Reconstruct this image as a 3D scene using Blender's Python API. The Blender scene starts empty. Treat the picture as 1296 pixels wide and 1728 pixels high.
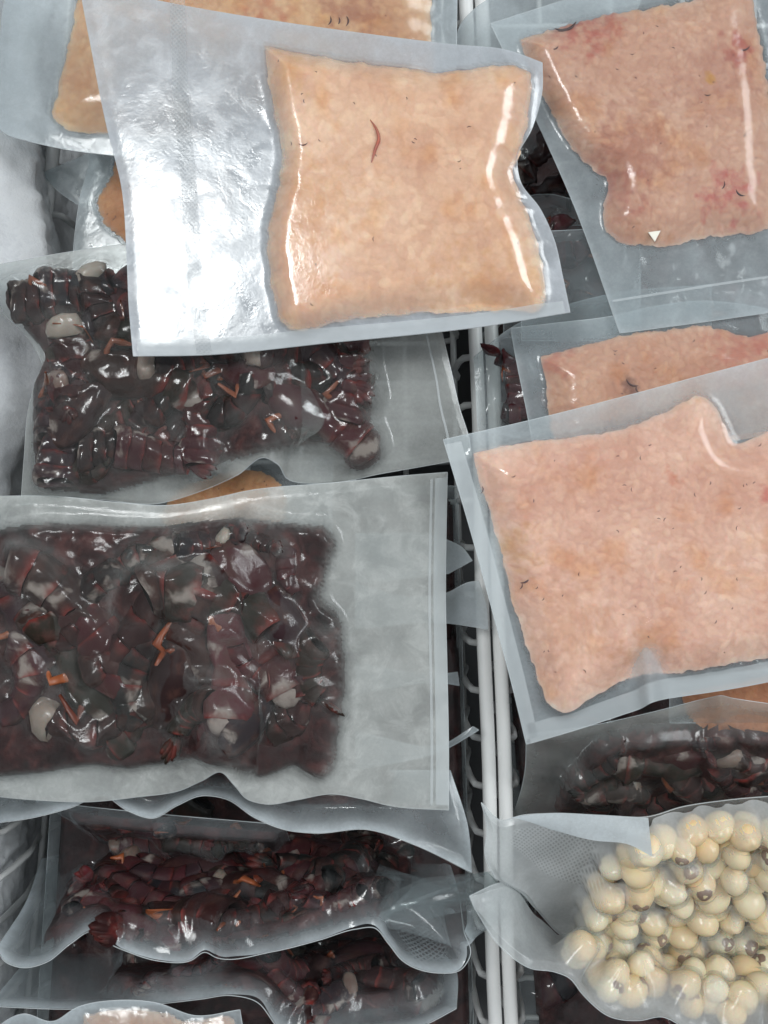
import bpy, math, random
import numpy as np
from mathutils import Vector, Matrix
from mathutils.bvhtree import BVHTree

random.seed(7)
RNG = np.random.default_rng(7)
S = bpy.context.scene
COL = S.collection

# ------------------------------------------------------------------ camera, world, lamps, exposure
CAM_H = 0.55            # metres from the lens down to the level of the topmost bags
PXM = 3300.0            # photograph pixels per metre at that level
cd = bpy.data.cameras.new('camera')
cam = bpy.data.objects.new('camera', cd); COL.objects.link(cam)
cam.location = (0, 0, CAM_H); cam.rotation_euler = (0, 0, 0)
cd.sensor_fit = 'VERTICAL'
cd.angle = 2 * math.atan(1728 / PXM / 2 / CAM_H)
cd.clip_start = 0.01; cd.clip_end = 20
S.camera = cam

W = bpy.data.worlds.new('World'); S.world = W; W.use_nodes = True
bg = W.node_tree.nodes['Background']
bg.inputs[0].default_value = (0.93, 0.97, 1.0, 1); bg.inputs[1].default_value = 0.43

def area(name, loc, target, sx, sy, watts, colr):
    l = bpy.data.lights.new(name, 'AREA'); l.shape = 'RECTANGLE'; l.size = sx; l.size_y = sy
    l.energy = watts; l.color = colr
    o = bpy.data.objects.new(name, l); COL.objects.link(o); o.location = loc
    d = Vector(target) - Vector(loc)
    o.rotation_euler = d.to_track_quat('-Z', 'Y').to_euler()
    return o
area('ceiling_panel_lamp', (-0.56, 0.55, 2.0), (-0.1, 0.1, 0), 0.50, 0.40, 19, (0.97, 1.0, 1.0))
area('shop_window_lamp', (1.9, 0.9, 2.0), (0, 0, 0), 1.2, 1.0, 41, (0.93, 0.98, 1.0))

S.view_settings.view_transform = 'Standard'; S.view_settings.look = 'None'
S.view_settings.gamma = 1; S.view_settings.exposure = 0.02
S.render.engine = 'CYCLES'
S.cycles.max_bounces = 7; S.cycles.transparent_max_bounces = 24
S.cycles.use_adaptive_sampling = True; S.cycles.adaptive_threshold = .025
S.cycles.diffuse_bounces = 3; S.cycles.glossy_bounces = 3; S.cycles.transmission_bounces = 6
S.cycles.caustics_reflective = False; S.cycles.caustics_refractive = False
S.cycles.use_denoising = True

# ------------------------------------------------------------------ helpers
def at(px, py, zmm):
    z = zmm / 1000.0; k = (CAM_H - z) / CAM_H / PXM
    return np.array([(px - 648) * k, (864 - py) * k, z])

def to_px(P):
    k = PXM * CAM_H / (CAM_H - P[..., 2])
    return np.stack([648 + P[..., 0] * k, 864 - P[..., 1] * k], -1)

def catmull(pts, n):
    p = np.asarray(pts, float)
    if len(p) == 2:
        t = np.linspace(0, 1, n)[:, None]; return p[0] * (1 - t) + p[1] * t
    d = np.r_[0, np.cumsum(np.linalg.norm(np.diff(p, axis=0), axis=1))]
    m = np.gradient(p, d, axis=0)
    t = np.linspace(0, d[-1], n); i = np.clip(np.searchsorted(d, t, 'right') - 1, 0, len(d) - 2)
    h = (d[i + 1] - d[i])[:, None]; u = ((t - d[i])[:, None]) / h
    return ((2*u**3 - 3*u**2 + 1) * p[i] + (u**3 - 2*u**2 + u) * h * m[i]
            + (-2*u**3 + 3*u**2) * p[i + 1] + (u**3 - u**2) * h * m[i + 1])

def vnoise(x, y, seed=0):
    r = np.random.default_rng(seed).random((64, 64))
    xi = np.floor(x).astype(int); yi = np.floor(y).astype(int)
    fx = x - xi; fy = y - yi; fx = fx*fx*(3-2*fx); fy = fy*fy*(3-2*fy)
    g = lambda a, b: r[a % 64, b % 64]
    return (g(xi, yi)*(1-fx)*(1-fy) + g(xi+1, yi)*fx*(1-fy) + g(xi, yi+1)*(1-fx)*fy + g(xi+1, yi+1)*fx*fy)

def fbm(x, y, seed=0, o=3):
    a = 0; w = 1; s = 0
    for k in range(o):
        a = a + w * vnoise(x * 2**k + 13.7*k, y * 2**k + 5.1*k, seed + k); s += w; w *= .5
    return a / s

def inside(poly, x, y):
    poly = np.asarray(poly, float); c = np.zeros(np.shape(x), bool); j = len(poly) - 1
    for i in range(len(poly)):
        xi, yi = poly[i]; xj, yj = poly[j]
        hit = ((yi > y) != (yj > y)) & (x < (xj - xi) * (y - yi) / (yj - yi + 1e-12) + xi)
        c ^= hit; j = i
    return c

def make_mesh(name, verts, faces, m, smooth=True, attrs=None):
    me = bpy.data.meshes.new(name)
    v = np.asarray(verts, np.float32)
    me.from_pydata(v.tolist() if len(v) < 3000 else v, [], faces if isinstance(faces, list) else faces.tolist())
    me.materials.append(m)
    if smooth: me.polygons.foreach_set('use_smooth', np.ones(len(me.polygons), bool))
    for k, a in (attrs or {}).items():
        a = np.asarray(a, np.float32)
        if a.ndim == 1:
            at_ = me.attributes.new(k, 'FLOAT', 'POINT'); at_.data.foreach_set('value', a)
        else:
            at_ = me.attributes.new(k, 'FLOAT_VECTOR', 'POINT'); at_.data.foreach_set('vector', a.ravel())
    me.update()
    return me

def link(name, me, parent=None):
    o = bpy.data.objects.new(name, me); COL.objects.link(o)
    if parent is not None: o.parent = parent
    return o

def thing(name, label, cat, loc, group=None, me=None):
    o = bpy.data.objects.new(name, me); COL.objects.link(o)
    o.location = Vector(loc); o['label'] = label; o['category'] = cat
    if group: o['group'] = group
    return o

def struct(name, me):
    o = link(name, me); o['kind'] = 'structure'; return o

def tube(points, r, sides=8, closed=False):
    p = np.asarray(points, float); n = len(p)
    r = np.full(n, r) if np.isscalar(r) else np.asarray(r)
    tan = np.gradient(p, axis=0) if not closed else np.roll(p, -1, 0) - np.roll(p, 1, 0)
    tan /= np.linalg.norm(tan, axis=1)[:, None] + 1e-12
    up = np.array([0.13, 0.21, 0.97]); V = []; 
    for i in range(n):
        a = np.cross(tan[i], up)
        if np.linalg.norm(a) < 1e-3: a = np.cross(tan[i], [1, 0, 0])
        a /= np.linalg.norm(a); b = np.cross(a, tan[i])
        for k in range(sides):
            w = 2*math.pi*k/sides; V.append(p[i] + r[i]*(math.cos(w)*a + math.sin(w)*b))
    F = []
    for i in range(n if closed else n - 1):
        j = (i + 1) % n
        for k in range(sides):
            l = (k + 1) % sides; F.append((i*sides+k, j*sides+k, j*sides+l, i*sides+l))
    if not closed:
        F.append(tuple(range(sides))[::-1]); F.append(tuple((n-1)*sides + k for k in range(sides)))
    return V, F

def grid_faces(nu, nv):
    i = np.arange((nv - 1) * nu).reshape(nv - 1, nu)[:, :-1].ravel()
    return np.stack([i, i + 1, i + nu + 1, i + nu], -1)

# ------------------------------------------------------------------ materials
def newmat(name):
    m = bpy.data.materials.new(name); m.use_nodes = True
    m.node_tree.nodes.clear(); return m, m.node_tree.nodes, m.node_tree.links

def nd(N, t, **kw):
    n = N.new(t)
    for k, v in kw.items():
        if hasattr(n, k) and k not in ('inputs',): setattr(n, k, v)
    return n

def math_n(N, L, op, a, b=None, clamp=False):
    n = N.new('ShaderNodeMath'); n.operation = op; n.use_clamp = clamp
    for i, x in enumerate((a, b)):
        if x is None: continue
        if isinstance(x, (int, float)): n.inputs[i].default_value = x
        else: L.new(x, n.inputs[i])
    return n.outputs[0]

def noise(N, L, vec, scale, detail=3, rough=.55, dist=0):
    n = N.new('ShaderNodeTexNoise'); n.inputs['Scale'].default_value = scale
    n.inputs['Detail'].default_value = detail; n.inputs['Roughness'].default_value = rough
    n.inputs['Distortion'].default_value = dist
    L.new(vec, n.inputs['Vector']); return n.outputs['Fac']

def ramp(N, L, fac, stops):
    r = N.new('ShaderNodeValToRGB'); e = r.color_ramp.elements
    while len(e) < len(stops): e.new(.5)
    for i, (p, c) in enumerate(stops):
        e[i].position = p; e[i].color = (*c, 1) if len(c) == 3 else c
    L.new(fac, r.inputs[0]); return r.outputs[0]

def smooth(N, L, v, a, b, lo=0, hi=1):
    n = N.new('ShaderNodeMapRange'); n.interpolation_type = 'SMOOTHSTEP'
    n.inputs[1].default_value = a; n.inputs[2].default_value = b
    n.inputs[3].default_value = lo; n.inputs[4].default_value = hi
    L.new(v, n.inputs[0]); return n.outputs[0]

def film_material(name, tint=(.79, .86, .90), gloss=1.0, bump=.3, rough=(.07, .16)):
    m, N, L = newmat(name)
    tc = N.new('ShaderNodeTexCoord').outputs['Object']
    def attr(k):
        a = N.new('ShaderNodeAttribute'); a.attribute_name = k; return a
    haze = attr('haze').outputs['Fac']; frost = attr('frost').outputs['Fac']; emb = attr('emb').outputs['Fac']
    uvm = attr('uvm').outputs['Vector']
    low = noise(N, L, tc, 32, 2); mid = noise(N, L, tc, 75, 6, .62, .6); fine = noise(N, L, tc, 520, 4, .65)
    patch = math_n(N, L, 'MULTIPLY', smooth(N, L, mid, .42, .68), frost)
    grain = smooth(N, L, fine, .3, .75, .93, 1.07)
    f = math_n(N, L, 'MULTIPLY', haze, smooth(N, L, low, .3, .7, .8, 1.2))
    f = math_n(N, L, 'MULTIPLY', f, grain)
    f = math_n(N, L, 'ADD', f, math_n(N, L, 'MULTIPLY', patch, .22))
    f = math_n(N, L, 'MINIMUM', f, .96, True)
    # embossed diamond net of the vacuum film
    rot = N.new('ShaderNodeVectorRotate'); rot.rotation_type = 'Z_AXIS'; rot.inputs['Angle'].default_value = math.radians(45)
    L.new(uvm, rot.inputs['Vector'])
    sep = N.new('ShaderNodeSeparateXYZ'); L.new(rot.outputs[0], sep.inputs[0])
    K = 2*math.pi/.0026
    sx = math_n(N, L, 'SINE', math_n(N, L, 'MULTIPLY', sep.outputs[0], K)); sy = math_n(N, L, 'SINE', math_n(N, L, 'MULTIPLY', sep.outputs[1], K))
    net = math_n(N, L, 'MULTIPLY', math_n(N, L, 'MAXIMUM', sx, sy), emb)
    f2 = math_n(N, L, 'ADD', f, math_n(N, L, 'MULTIPLY', net, .16), True)
    b = N.new('ShaderNodeBump'); b.inputs['Strength'].default_value = bump; b.inputs['Distance'].default_value = .0006
    hh = math_n(N, L, 'ADD', math_n(N, L, 'MULTIPLY', mid, .8), math_n(N, L, 'MULTIPLY', fine, .12))
    crz = noise(N, L, tc, 210, 3, .5, 1.6)
    hh = math_n(N, L, 'ADD', hh, math_n(N, L, 'MULTIPLY', crz, .5))
    hh = math_n(N, L, 'ADD', hh, math_n(N, L, 'MULTIPLY', net, 1.1))
    L.new(hh, b.inputs['Height'])
    tr = N.new('ShaderNodeBsdfTransparent'); tr.inputs[0].default_value = (.94, .96, .96, 1)
    df = N.new('ShaderNodeBsdfDiffuse'); df.inputs[0].default_value = (*tint, 1)
    tl = N.new('ShaderNodeBsdfTranslucent'); tl.inputs[0].default_value = (*tint, 1)
    mx = N.new('ShaderNodeMixShader'); mx.inputs[0].default_value = .45; L.new(df.outputs[0], mx.inputs[1]); L.new(tl.outputs[0], mx.inputs[2])
    body = N.new('ShaderNodeMixShader'); L.new(f2, body.inputs[0]); L.new(tr.outputs[0], body.inputs[1]); L.new(mx.outputs[0], body.inputs[2])
    gl = N.new('ShaderNodeBsdfGlossy'); gl.inputs['Color'].default_value = (1, 1, 1, 1)
    rg = math_n(N, L, 'ADD', smooth(N, L, mid, .3, .7, *rough), math_n(N, L, 'MULTIPLY', patch, .15))
    L.new(rg, gl.inputs['Roughness']); L.new(b.outputs[0], gl.inputs['Normal'])
    lw = N.new('ShaderNodeLayerWeight'); lw.inputs['Blend'].default_value = .5; L.new(b.outputs[0], lw.inputs['Normal'])
    fr = math_n(N, L, 'POWER', lw.outputs['Facing'], 4.0)
    fr = math_n(N, L, 'ADD', math_n(N, L, 'MULTIPLY', fr, .14), .024 * gloss, True)
    out = N.new('ShaderNodeMixShader'); L.new(fr, out.inputs[0]); L.new(body.outputs[0], out.inputs[1]); L.new(gl.outputs[0], out.inputs[2])
    o = N.new('ShaderNodeOutputMaterial'); L.new(out.outputs[0], o.inputs[0])
    return m

FILM = film_material('vacuum_film')
FILM_IVORY = film_material('ivory_vacuum_film', (.80, .82, .80))
FILM_SILVER = film_material('silvery_vacuum_film', (.66, .70, .75), 2.1, .2, (.10, .22))
FILM_SOFT = film_material('soft_vacuum_film', (.84, .87, .88), .6, .25, (.10, .2))
FILM_FROSTY = film_material('frosty_vacuum_film', (.80, .82, .80), .8, .4, (.08, .20))

def principled(name, colour=None, rough=.5, spec=.5, **kw):
    m, N, L = newmat(name); p = N.new('ShaderNodeBsdfPrincipled'); o = N.new('ShaderNodeOutputMaterial')
    L.new(p.outputs[0], o.inputs[0])
    if colour is not None: p.inputs['Base Color'].default_value = (*colour, 1)
    p.inputs['Roughness'].default_value = rough; p.inputs['Specular IOR Level'].default_value = spec
    for k, v in kw.items(): p.inputs[k.replace('_', ' ')].default_value = v
    return m, N, L, p

# seal and rim of the bags: same film, welded double
def seal_material():
    m, N, L, p = principled('heat_sealed_film', (.72, .77, .79), .3, .5)
    p.inputs['Alpha'].default_value = .36
    tc = N.new('ShaderNodeTexCoord').outputs['Object']
    b = N.new('ShaderNodeBump'); b.inputs['Strength'].default_value = .3; b.inputs['Distance'].default_value = .0005
    L.new(noise(N, L, tc, 180, 4), b.inputs['Height']); L.new(b.outputs[0], p.inputs['Normal'])
    return m
SEAL = seal_material()
RIM, _, _, rp = principled('film_cut_edge', (.78, .83, .85), .25, .6); rp.inputs['Alpha'].default_value = .4

def ribbed_material():
    m, N, L, p = principled('embossed_seam_film', (.62, .67, .70), .28, .9)
    p.inputs['Alpha'].default_value = .25
    a = N.new('ShaderNodeAttribute'); a.attribute_name = 'uvm'
    rot = N.new('ShaderNodeVectorRotate'); rot.rotation_type = 'Z_AXIS'; rot.inputs['Angle'].default_value = math.radians(38)
    L.new(a.outputs['Vector'], rot.inputs['Vector'])
    sep = N.new('ShaderNodeSeparateXYZ'); L.new(rot.outputs[0], sep.inputs[0])
    K = 2*math.pi/.0016
    h = math_n(N, L, 'MAXIMUM', math_n(N, L, 'SINE', math_n(N, L, 'MULTIPLY', sep.outputs[0], K)), math_n(N, L, 'SINE', math_n(N, L, 'MULTIPLY', sep.outputs[1], K)))
    b = N.new('ShaderNodeBump'); b.inputs['Strength'].default_value = .7; b.inputs['Distance'].default_value = .0005
    L.new(h, b.inputs['Height']); L.new(b.outputs[0], p.inputs['Normal'])
    L.new(ramp(N, L, smooth(N, L, h, -.2, 1), [(0, (.35, .38, .40)), (1, (.72, .76, .78))]), p.inputs['Base Color'])
    return m
RIBBED = ribbed_material()

def block_material():
    m, N, L, p = principled('frozen_minced_block', None, .65, .1)
    a = N.new('ShaderNodeAttribute'); a.attribute_name = 'tone'
    tc = N.new('ShaderNodeTexCoord').outputs['Object']
    n = noise(N, L, tc, 420, 5, .6)
    mix = N.new('ShaderNodeMix'); mix.data_type = 'RGBA'; mix.blend_type = 'MULTIPLY'; mix.inputs[0].default_value = 1
    L.new(a.outputs['Vector'], mix.inputs[6]); L.new(ramp(N, L, n, [(.3, (.94, .91, .90)), (.65, (1.03, 1.03, 1.03))]), mix.inputs[7])
    L.new(mix.outputs[2], p.inputs['Base Color'])
    p.inputs['Subsurface Weight'].default_value = .75; p.inputs['Subsurface Scale'].default_value = .005
    p.inputs['Subsurface Radius'].default_value = (1, .55, .35)
    b = N.new('ShaderNodeBump'); b.inputs['Strength'].default_value = .15; b.inputs['Distance'].default_value = .0004
    L.new(n, b.inputs['Height']); L.new(b.outputs[0], p.inputs['Normal'])
    return m
BLOCK = block_material()

def shell_material():
    m, N, L, p = principled('crayfish_shell', None, .5, .15)
    oi = N.new('ShaderNodeObjectInfo'); tc = N.new('ShaderNodeTexCoord').outputs['Object']
    sp_ = N.new('ShaderNodeSeparateColor'); L.new(oi.outputs['Color'], sp_.inputs[0])
    base = ramp(N, L, math_n(N, L, 'ADD', math_n(N, L, 'MULTIPLY', oi.outputs['Random'], .12), math_n(N, L, 'MULTIPLY', sp_.outputs[0], .88)), [(0, (.010, .013, .012)), (.22, (.030, .008, .009)), (.42, (.016, .014, .009)), (.6, (.050, .009, .012)), (.8, (.013, .013, .016)), (1, (.095, .013, .018))])
    n = noise(N, L, tc, 260, 5, .6)
    mix = N.new('ShaderNodeMix'); mix.data_type = 'RGBA'; mix.blend_type = 'MIX'
    L.new(smooth(N, L, noise(N, L, tc, 130, 6, .65), .46, .66, 0, .8), mix.inputs[0]); L.new(base, mix.inputs[6]); mix.inputs[7].default_value = (.060, .026, .021, 1)
    pal = N.new('ShaderNodeMix'); pal.data_type = 'RGBA'; L.new(smooth(N, L, noise(N, L, tc, 55, 4, .55, .5), .585, .69, 0, .9), pal.inputs[0]); L.new(mix.outputs[2], pal.inputs[6]); pal.inputs[7].default_value = (.27, .225, .20, 1)
    a = N.new('ShaderNodeAttribute'); a.attribute_name = 'lip'
    mix2 = N.new('ShaderNodeMix'); mix2.data_type = 'RGBA'
    L.new(math_n(N, L, 'MULTIPLY', math_n(N, L, 'MULTIPLY', a.outputs['Fac'], .75), smooth(N, L, noise(N, L, tc, 120, 3), .42, .62)), mix2.inputs[0]); L.new(pal.outputs[2], mix2.inputs[6]); mix2.inputs[7].default_value = (.19, .026, .022, 1)
    L.new(mix2.outputs[2], p.inputs['Base Color'])
    b = N.new('ShaderNodeBump'); b.inputs['Strength'].default_value = .4; b.inputs['Distance'].default_value = .0006
    L.new(n, b.inputs['Height']); L.new(b.outputs[0], p.inputs['Normal'])
    return m
SHELL = shell_material()

def var_material(name, stops, rough, scale, bump=.3, sss=0):
    m, N, L, p = principled(name, None, rough, .45)
    oi = N.new('ShaderNodeObjectInfo'); tc = N.new('ShaderNodeTexCoord').outputs['Object']
    n = noise(N, L, tc, scale, 4)
    v = math_n(N, L, 'ADD', math_n(N, L, 'MULTIPLY', oi.outputs['Random'], .6), math_n(N, L, 'MULTIPLY', n, .4))
    L.new(ramp(N, L, v, stops), p.inputs['Base Color'])
    b = N.new('ShaderNodeBump'); b.inputs['Strength'].default_value = bump; b.inputs['Distance'].default_value = .0006
    L.new(n, b.inputs['Height']); L.new(b.outputs[0], p.inputs['Normal'])
    if sss:
        p.inputs['Subsurface Weight'].default_value = sss; p.inputs['Subsurface Scale'].default_value = .003
    return m
LEG = var_material('crayfish_leg', [(.2, (.10, .022, .012)), (.8, (.30, .085, .03))], .4, 300)
MEAT = var_material('crayfish_meat', [(.2, (.16, .10, .08)), (.8, (.36, .31, .26))], .4, 200, .5, .3)
SEED = var_material('peeled_seed', [(.15, (.78, .54, .28)), (.5, (.90, .70, .43)), (.85, (.94, .81, .59))], .6, 140, .25, .4)
def juice_material():
    m, N, L, p = principled('frozen_dark_juice', None, .55, .12)
    tc = N.new('ShaderNodeTexCoord').outputs['Object']
    L.new(ramp(N, L, noise(N, L, tc, 70, 6, .65, .8), [(.3, (.010, .008, .008)), (.5, (.032, .012, .012)), (.64, (.075, .026, .024)), (.82, (.20, .15, .13))]), p.inputs['Base Color'])
    b = N.new('ShaderNodeBump'); b.inputs['Strength'].default_value = .5; b.inputs['Distance'].default_value = .001
    L.new(noise(N, L, tc, 300, 4), b.inputs['Height']); L.new(b.outputs[0], p.inputs['Normal'])
    return m
JUICE = juice_material()
TIP = var_material('seed_tip', [(.2, (.22, .11, .07)), (.8, (.42, .26, .17))], .6, 350, .6)
DARKBIT = var_material('dark_fleck', [(.2, (.03, .012, .012)), (.8, (.10, .03, .025))], .5, 400)
REDBIT = var_material('red_fleck', [(.2, (.32, .05, .035)), (.8, (.5, .13, .07))], .45, 400)
CHIP = principled('white_chip', (.85, .82, .72), .5)[0]
WIRE = var_material('white_coated_wire', [(.2, (.70, .71, .71)), (.8, (.80, .80, .79))], .35, 60, .2)

def frost_material():
    m, N, L, p = principled('frosted_liner', None, .6, .4)
    tc = N.new('ShaderNodeTexCoord').outputs['Object']
    a = noise(N, L, tc, 18, 6, .65); f = noise(N, L, tc, 420, 6, .7)
    v = math_n(N, L, 'ADD', math_n(N, L, 'MULTIPLY', a, .7), math_n(N, L, 'MULTIPLY', f, .35))
    L.new(ramp(N, L, v, [(.34, (.72, .74, .77)), (.5, (.86, .88, .90)), (.7, (.92, .93, .94))]), p.inputs['Base Color'])
    b = N.new('ShaderNodeBump'); b.inputs['Strength'].default_value = .8; b.inputs['Distance'].default_value = .002
    L.new(v, b.inputs['Height']); L.new(b.outputs[0], p.inputs['Normal'])
    return m
FROST = frost_material()
LINER = var_material('darkened_liner', [(.3, (.055, .058, .062)), (.7, (.085, .088, .092))], .5, 30, .2)  # pale liner darkened: the shade of the depths is put into its colour

# ------------------------------------------------------------------ freezer: liner walls and floor
def frost_wall():
    ny, nz = 420, 160
    y = np.linspace(-.5, .5, ny); z = np.linspace(-.34, .14, nz); Y, Z = np.meshgrid(y, z)
    X = -.234 + .03*(Y-.18) + .010 * (fbm(Y*30+20, Z*30+20, 3, 4) - .3) + .052 * fbm(Y*9+20, Z*5+20, 9, 2) * np.clip((Y + .08) / .15, .15, 1) * np.clip((Z + .16) / .06, 0, 1) * np.clip((-.03-Z) / .03, 0, 1)
    X += .006 * fbm(Y*190+90, Z*190+90, 5, 3)
    V = np.stack([X, Y, Z], -1).reshape(-1, 3)
    return make_mesh('freezer_wall', V, grid_faces(ny, nz), FROST)
struct('freezer_wall', frost_wall())
def slab(name, c, d, m):
    c = np.array(c); d = np.array(d)/2
    V = [c + d*np.array([sx, sy, sz]) for sx in (-1, 1) for sy in (-1, 1) for sz in (-1, 1)]
    F = [(0,1,3,2),(4,6,7,5),(0,4,5,1),(2,3,7,6),(0,2,6,4),(1,5,7,3)]
    return struct(name, make_mesh(name, V, F, m, False))
slab('freezer_floor', (.12, 0, -.35), (.9, 1.2, .02), LINER)
slab('freezer_wall_right', (.56, 0, -.10), (.02, 1.2, .48), LINER)
slab('freezer_wall_back', (.12, .50, -.10), (.9, .02, .48), LINER)
slab('freezer_wall_front', (.12, -.50, -.10), (.9, .02, .48), LINER)

# ------------------------------------------------------------------ wire baskets
def basket(label, xl0, xl1, xr0, xr1, floor_z):
    """xl0/xl1: left rim x at y=+.45 / y=-.45, the same for the right rim; sloping sides, wire floor"""
    t = thing('wire_basket', label, 'basket', (0, 0, floor_z), 'wire baskets hanging in the freezer')
    off = np.array([0, 0, floor_z]); zr = -.085
    def add(name, pts, r, s=8):
        V, F = tube(np.asarray(pts) - off, r, s); return link(name, make_mesh(name, V, F, WIRE), t)
    for a, b in ((xl0, xl1), (xr0, xr1)):
        ys = np.linspace(.45, -.45, 40)
        add('rim_rod', [(a + (b-a)*(.45-y)/.9 + .0006*math.sin(y*31), y, zr) for y in ys], .0042, 12)
    def lx(y): return xl0 + (xl1-xl0)*(.45-y)/.9
    def rx(y): return xr0 + (xr1-xr0)*(.45-y)/.9
    y = .43
    while y > -.44:
        l, r = lx(y), rx(y); s = .013
        pts = [(l+.002, y, zr), (l+.0055, y, zr-.002), (l+.0075, y, zr-.012), (l+s*.7, y, zr-.05), (l+s, y, floor_z+.006), (l+s+.008, y, floor_z), (l+s+.03, y, floor_z),
               ((l+r)/2, y, floor_z), (r-s-.03, y, floor_z), (r-s-.008, y, floor_z), (r-s, y, floor_z+.006), (r-s*.7, y, zr-.05), (r-.0075, y, zr-.012), (r-.0055, y, zr-.002), (r-.002, y, zr)]
        add('cross_wire', catmull(pts, 60), .0021, 6)
        y -= .0282
    for zz, q in ((zr-.09, .85),):
        ys = np.linspace(.45, -.45, 20)
        add('side_wire', [(lx(y)+.013*q-.004, y, zz) for y in ys], .0021, 6); add('side_wire', [(rx(y)-.013*q+.004, y, zz) for y in ys], .0021, 6)
    for f in np.linspace(.15, .85, 6):
        add('floor_wire', [(lx(y)*(1-f)+rx(y)*f, y, floor_z-.0042) for y in (.45, 0, -.45)], .0021, 6)
    return t
basket('white coated wire basket on the left, beside the frosted wall', -.173, -.259, .0440, .0700, -.215)
basket('white coated wire basket on the right, under the pale seeds', .0535, .0795, .42, .44, -.215)

# ------------------------------------------------------------------ vacuum bags
class Sheet:
    """a flat bag laid over what it rests on: Coons patch through its four edges"""
    def __init__(self, top, right, bottom, left, du=.0014):
        f = lambda e: [at(*p) for p in e]
        T, R, B, Lf = f(top), f(right), f(bottom), f(left)
        ln = lambda e: float(np.sum(np.linalg.norm(np.diff(np.array(e), axis=0), axis=1)))
        self.nu = nu = int(np.clip(max(ln(T), ln(B)) / du, 16, 260)); self.nv = nv = int(np.clip(max(ln(R), ln(Lf)) / du, 16, 180))
        T, B = catmull(T, nu), catmull(B, nu); R, Lf = catmull(R, nv), catmull(Lf, nv)
        s = np.linspace(0, 1, nu)[None, :, None]; t = np.linspace(0, 1, nv)[:, None, None]
        P = (1-t)*T[None] + t*B[None] + (1-s)*Lf[:, None] + s*R[:, None] - ((1-s)*(1-t)*T[0] + s*(1-t)*T[-1] + (1-s)*t*B[0] + s*t*B[-1])
        self.P = P
        self.lu = (ln(T)+ln(B))/2; self.lv = (ln(R)+ln(Lf))/2
        self.s, self.t = np.broadcast_to(s[..., 0], (nv, nu)), np.broadcast_to(t[..., 0], (nv, nu))
        self.normals()
    def normals(self):
        P = self.P
        n = np.cross(np.gradient(P, axis=1), np.gradient(P, axis=0))
        n /= np.linalg.norm(n, axis=-1, keepdims=True) + 1e-12
        n *= np.where(np.sum(n * (np.array([0, 0, CAM_H]) - P), -1, keepdims=True) < 0, -1, 1)
        for _ in range(6):
            q = np.pad(n, ((1, 1), (1, 1), (0, 0)), 'edge')
            n = (q[:-2, 1:-1] + q[2:, 1:-1] + q[1:-1, :-2] + q[1:-1, 2:] + n) / 5
        self.N = n / (np.linalg.norm(n, axis=-1, keepdims=True) + 1e-12)
        self.px = to_px(P)
    def locate(self, px, py):
        d = (self.px[..., 0]-px)**2 + (self.px[..., 1]-py)**2
        i = np.unravel_index(np.argmin(d), d.shape); return self.P[i], self.N[i]

def lift(sheet, z):  # ripple of the film lying loose
    sheet.P = sheet.P + sheet.N * z[..., None]; sheet.normals()

def membrane(sheet, polys, width=.008):
    """vacuum: the upper film settles on the contents"""
    nv, nu = sheet.nv, sheet.nu; obs = np.zeros((nv, nu))
    if polys:
        V, F = polys; bvh = BVHTree.FromPolygons(V, F)
        P, N = sheet.P, sheet.N
        for j in range(1, nv-1):
            for i in range(1, nu-1):
                hit = bvh.ray_cast(P[j, i] + N[j, i]*.07, -N[j, i], .07)
                if hit[0] is not None: obs[j, i] = .07 - hit[3]
    obs = np.clip(obs, 0, .05); H = max(obs.max(), 1e-4)
    h = obs.copy(); k = max(2, int(.010 / (sheet.lu / nu)))
    for _ in range(k):
        q = np.pad(h, 1, 'edge'); h = np.maximum.reduce([q[1:-1, 1:-1], q[:-2, 1:-1], q[2:, 1:-1], q[1:-1, :-2], q[1:-1, 2:]])
    dx = (sheet.lu/nu + sheet.lv/nv)/2; p = 2*.016/width**2 * dx*dx / 4
    for _ in range(260):
        q = np.pad(h, 1)
        h = np.maximum(obs, (q[:-2, 1:-1] + q[2:, 1:-1] + q[1:-1, :-2] + q[1:-1, 2:])/4 - p)
        h[0] = h[-1] = 0; h[:, 0] = h[:, -1] = 0
    q = h
    for _ in range(2):
        z = np.pad(q, 1, 'edge'); q = (z[:-2, 1:-1] + z[2:, 1:-1] + z[1:-1, :-2] + z[1:-1, 2:] + 2*q)/6
    h = np.maximum(q, obs)
    return h, obs

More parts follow.
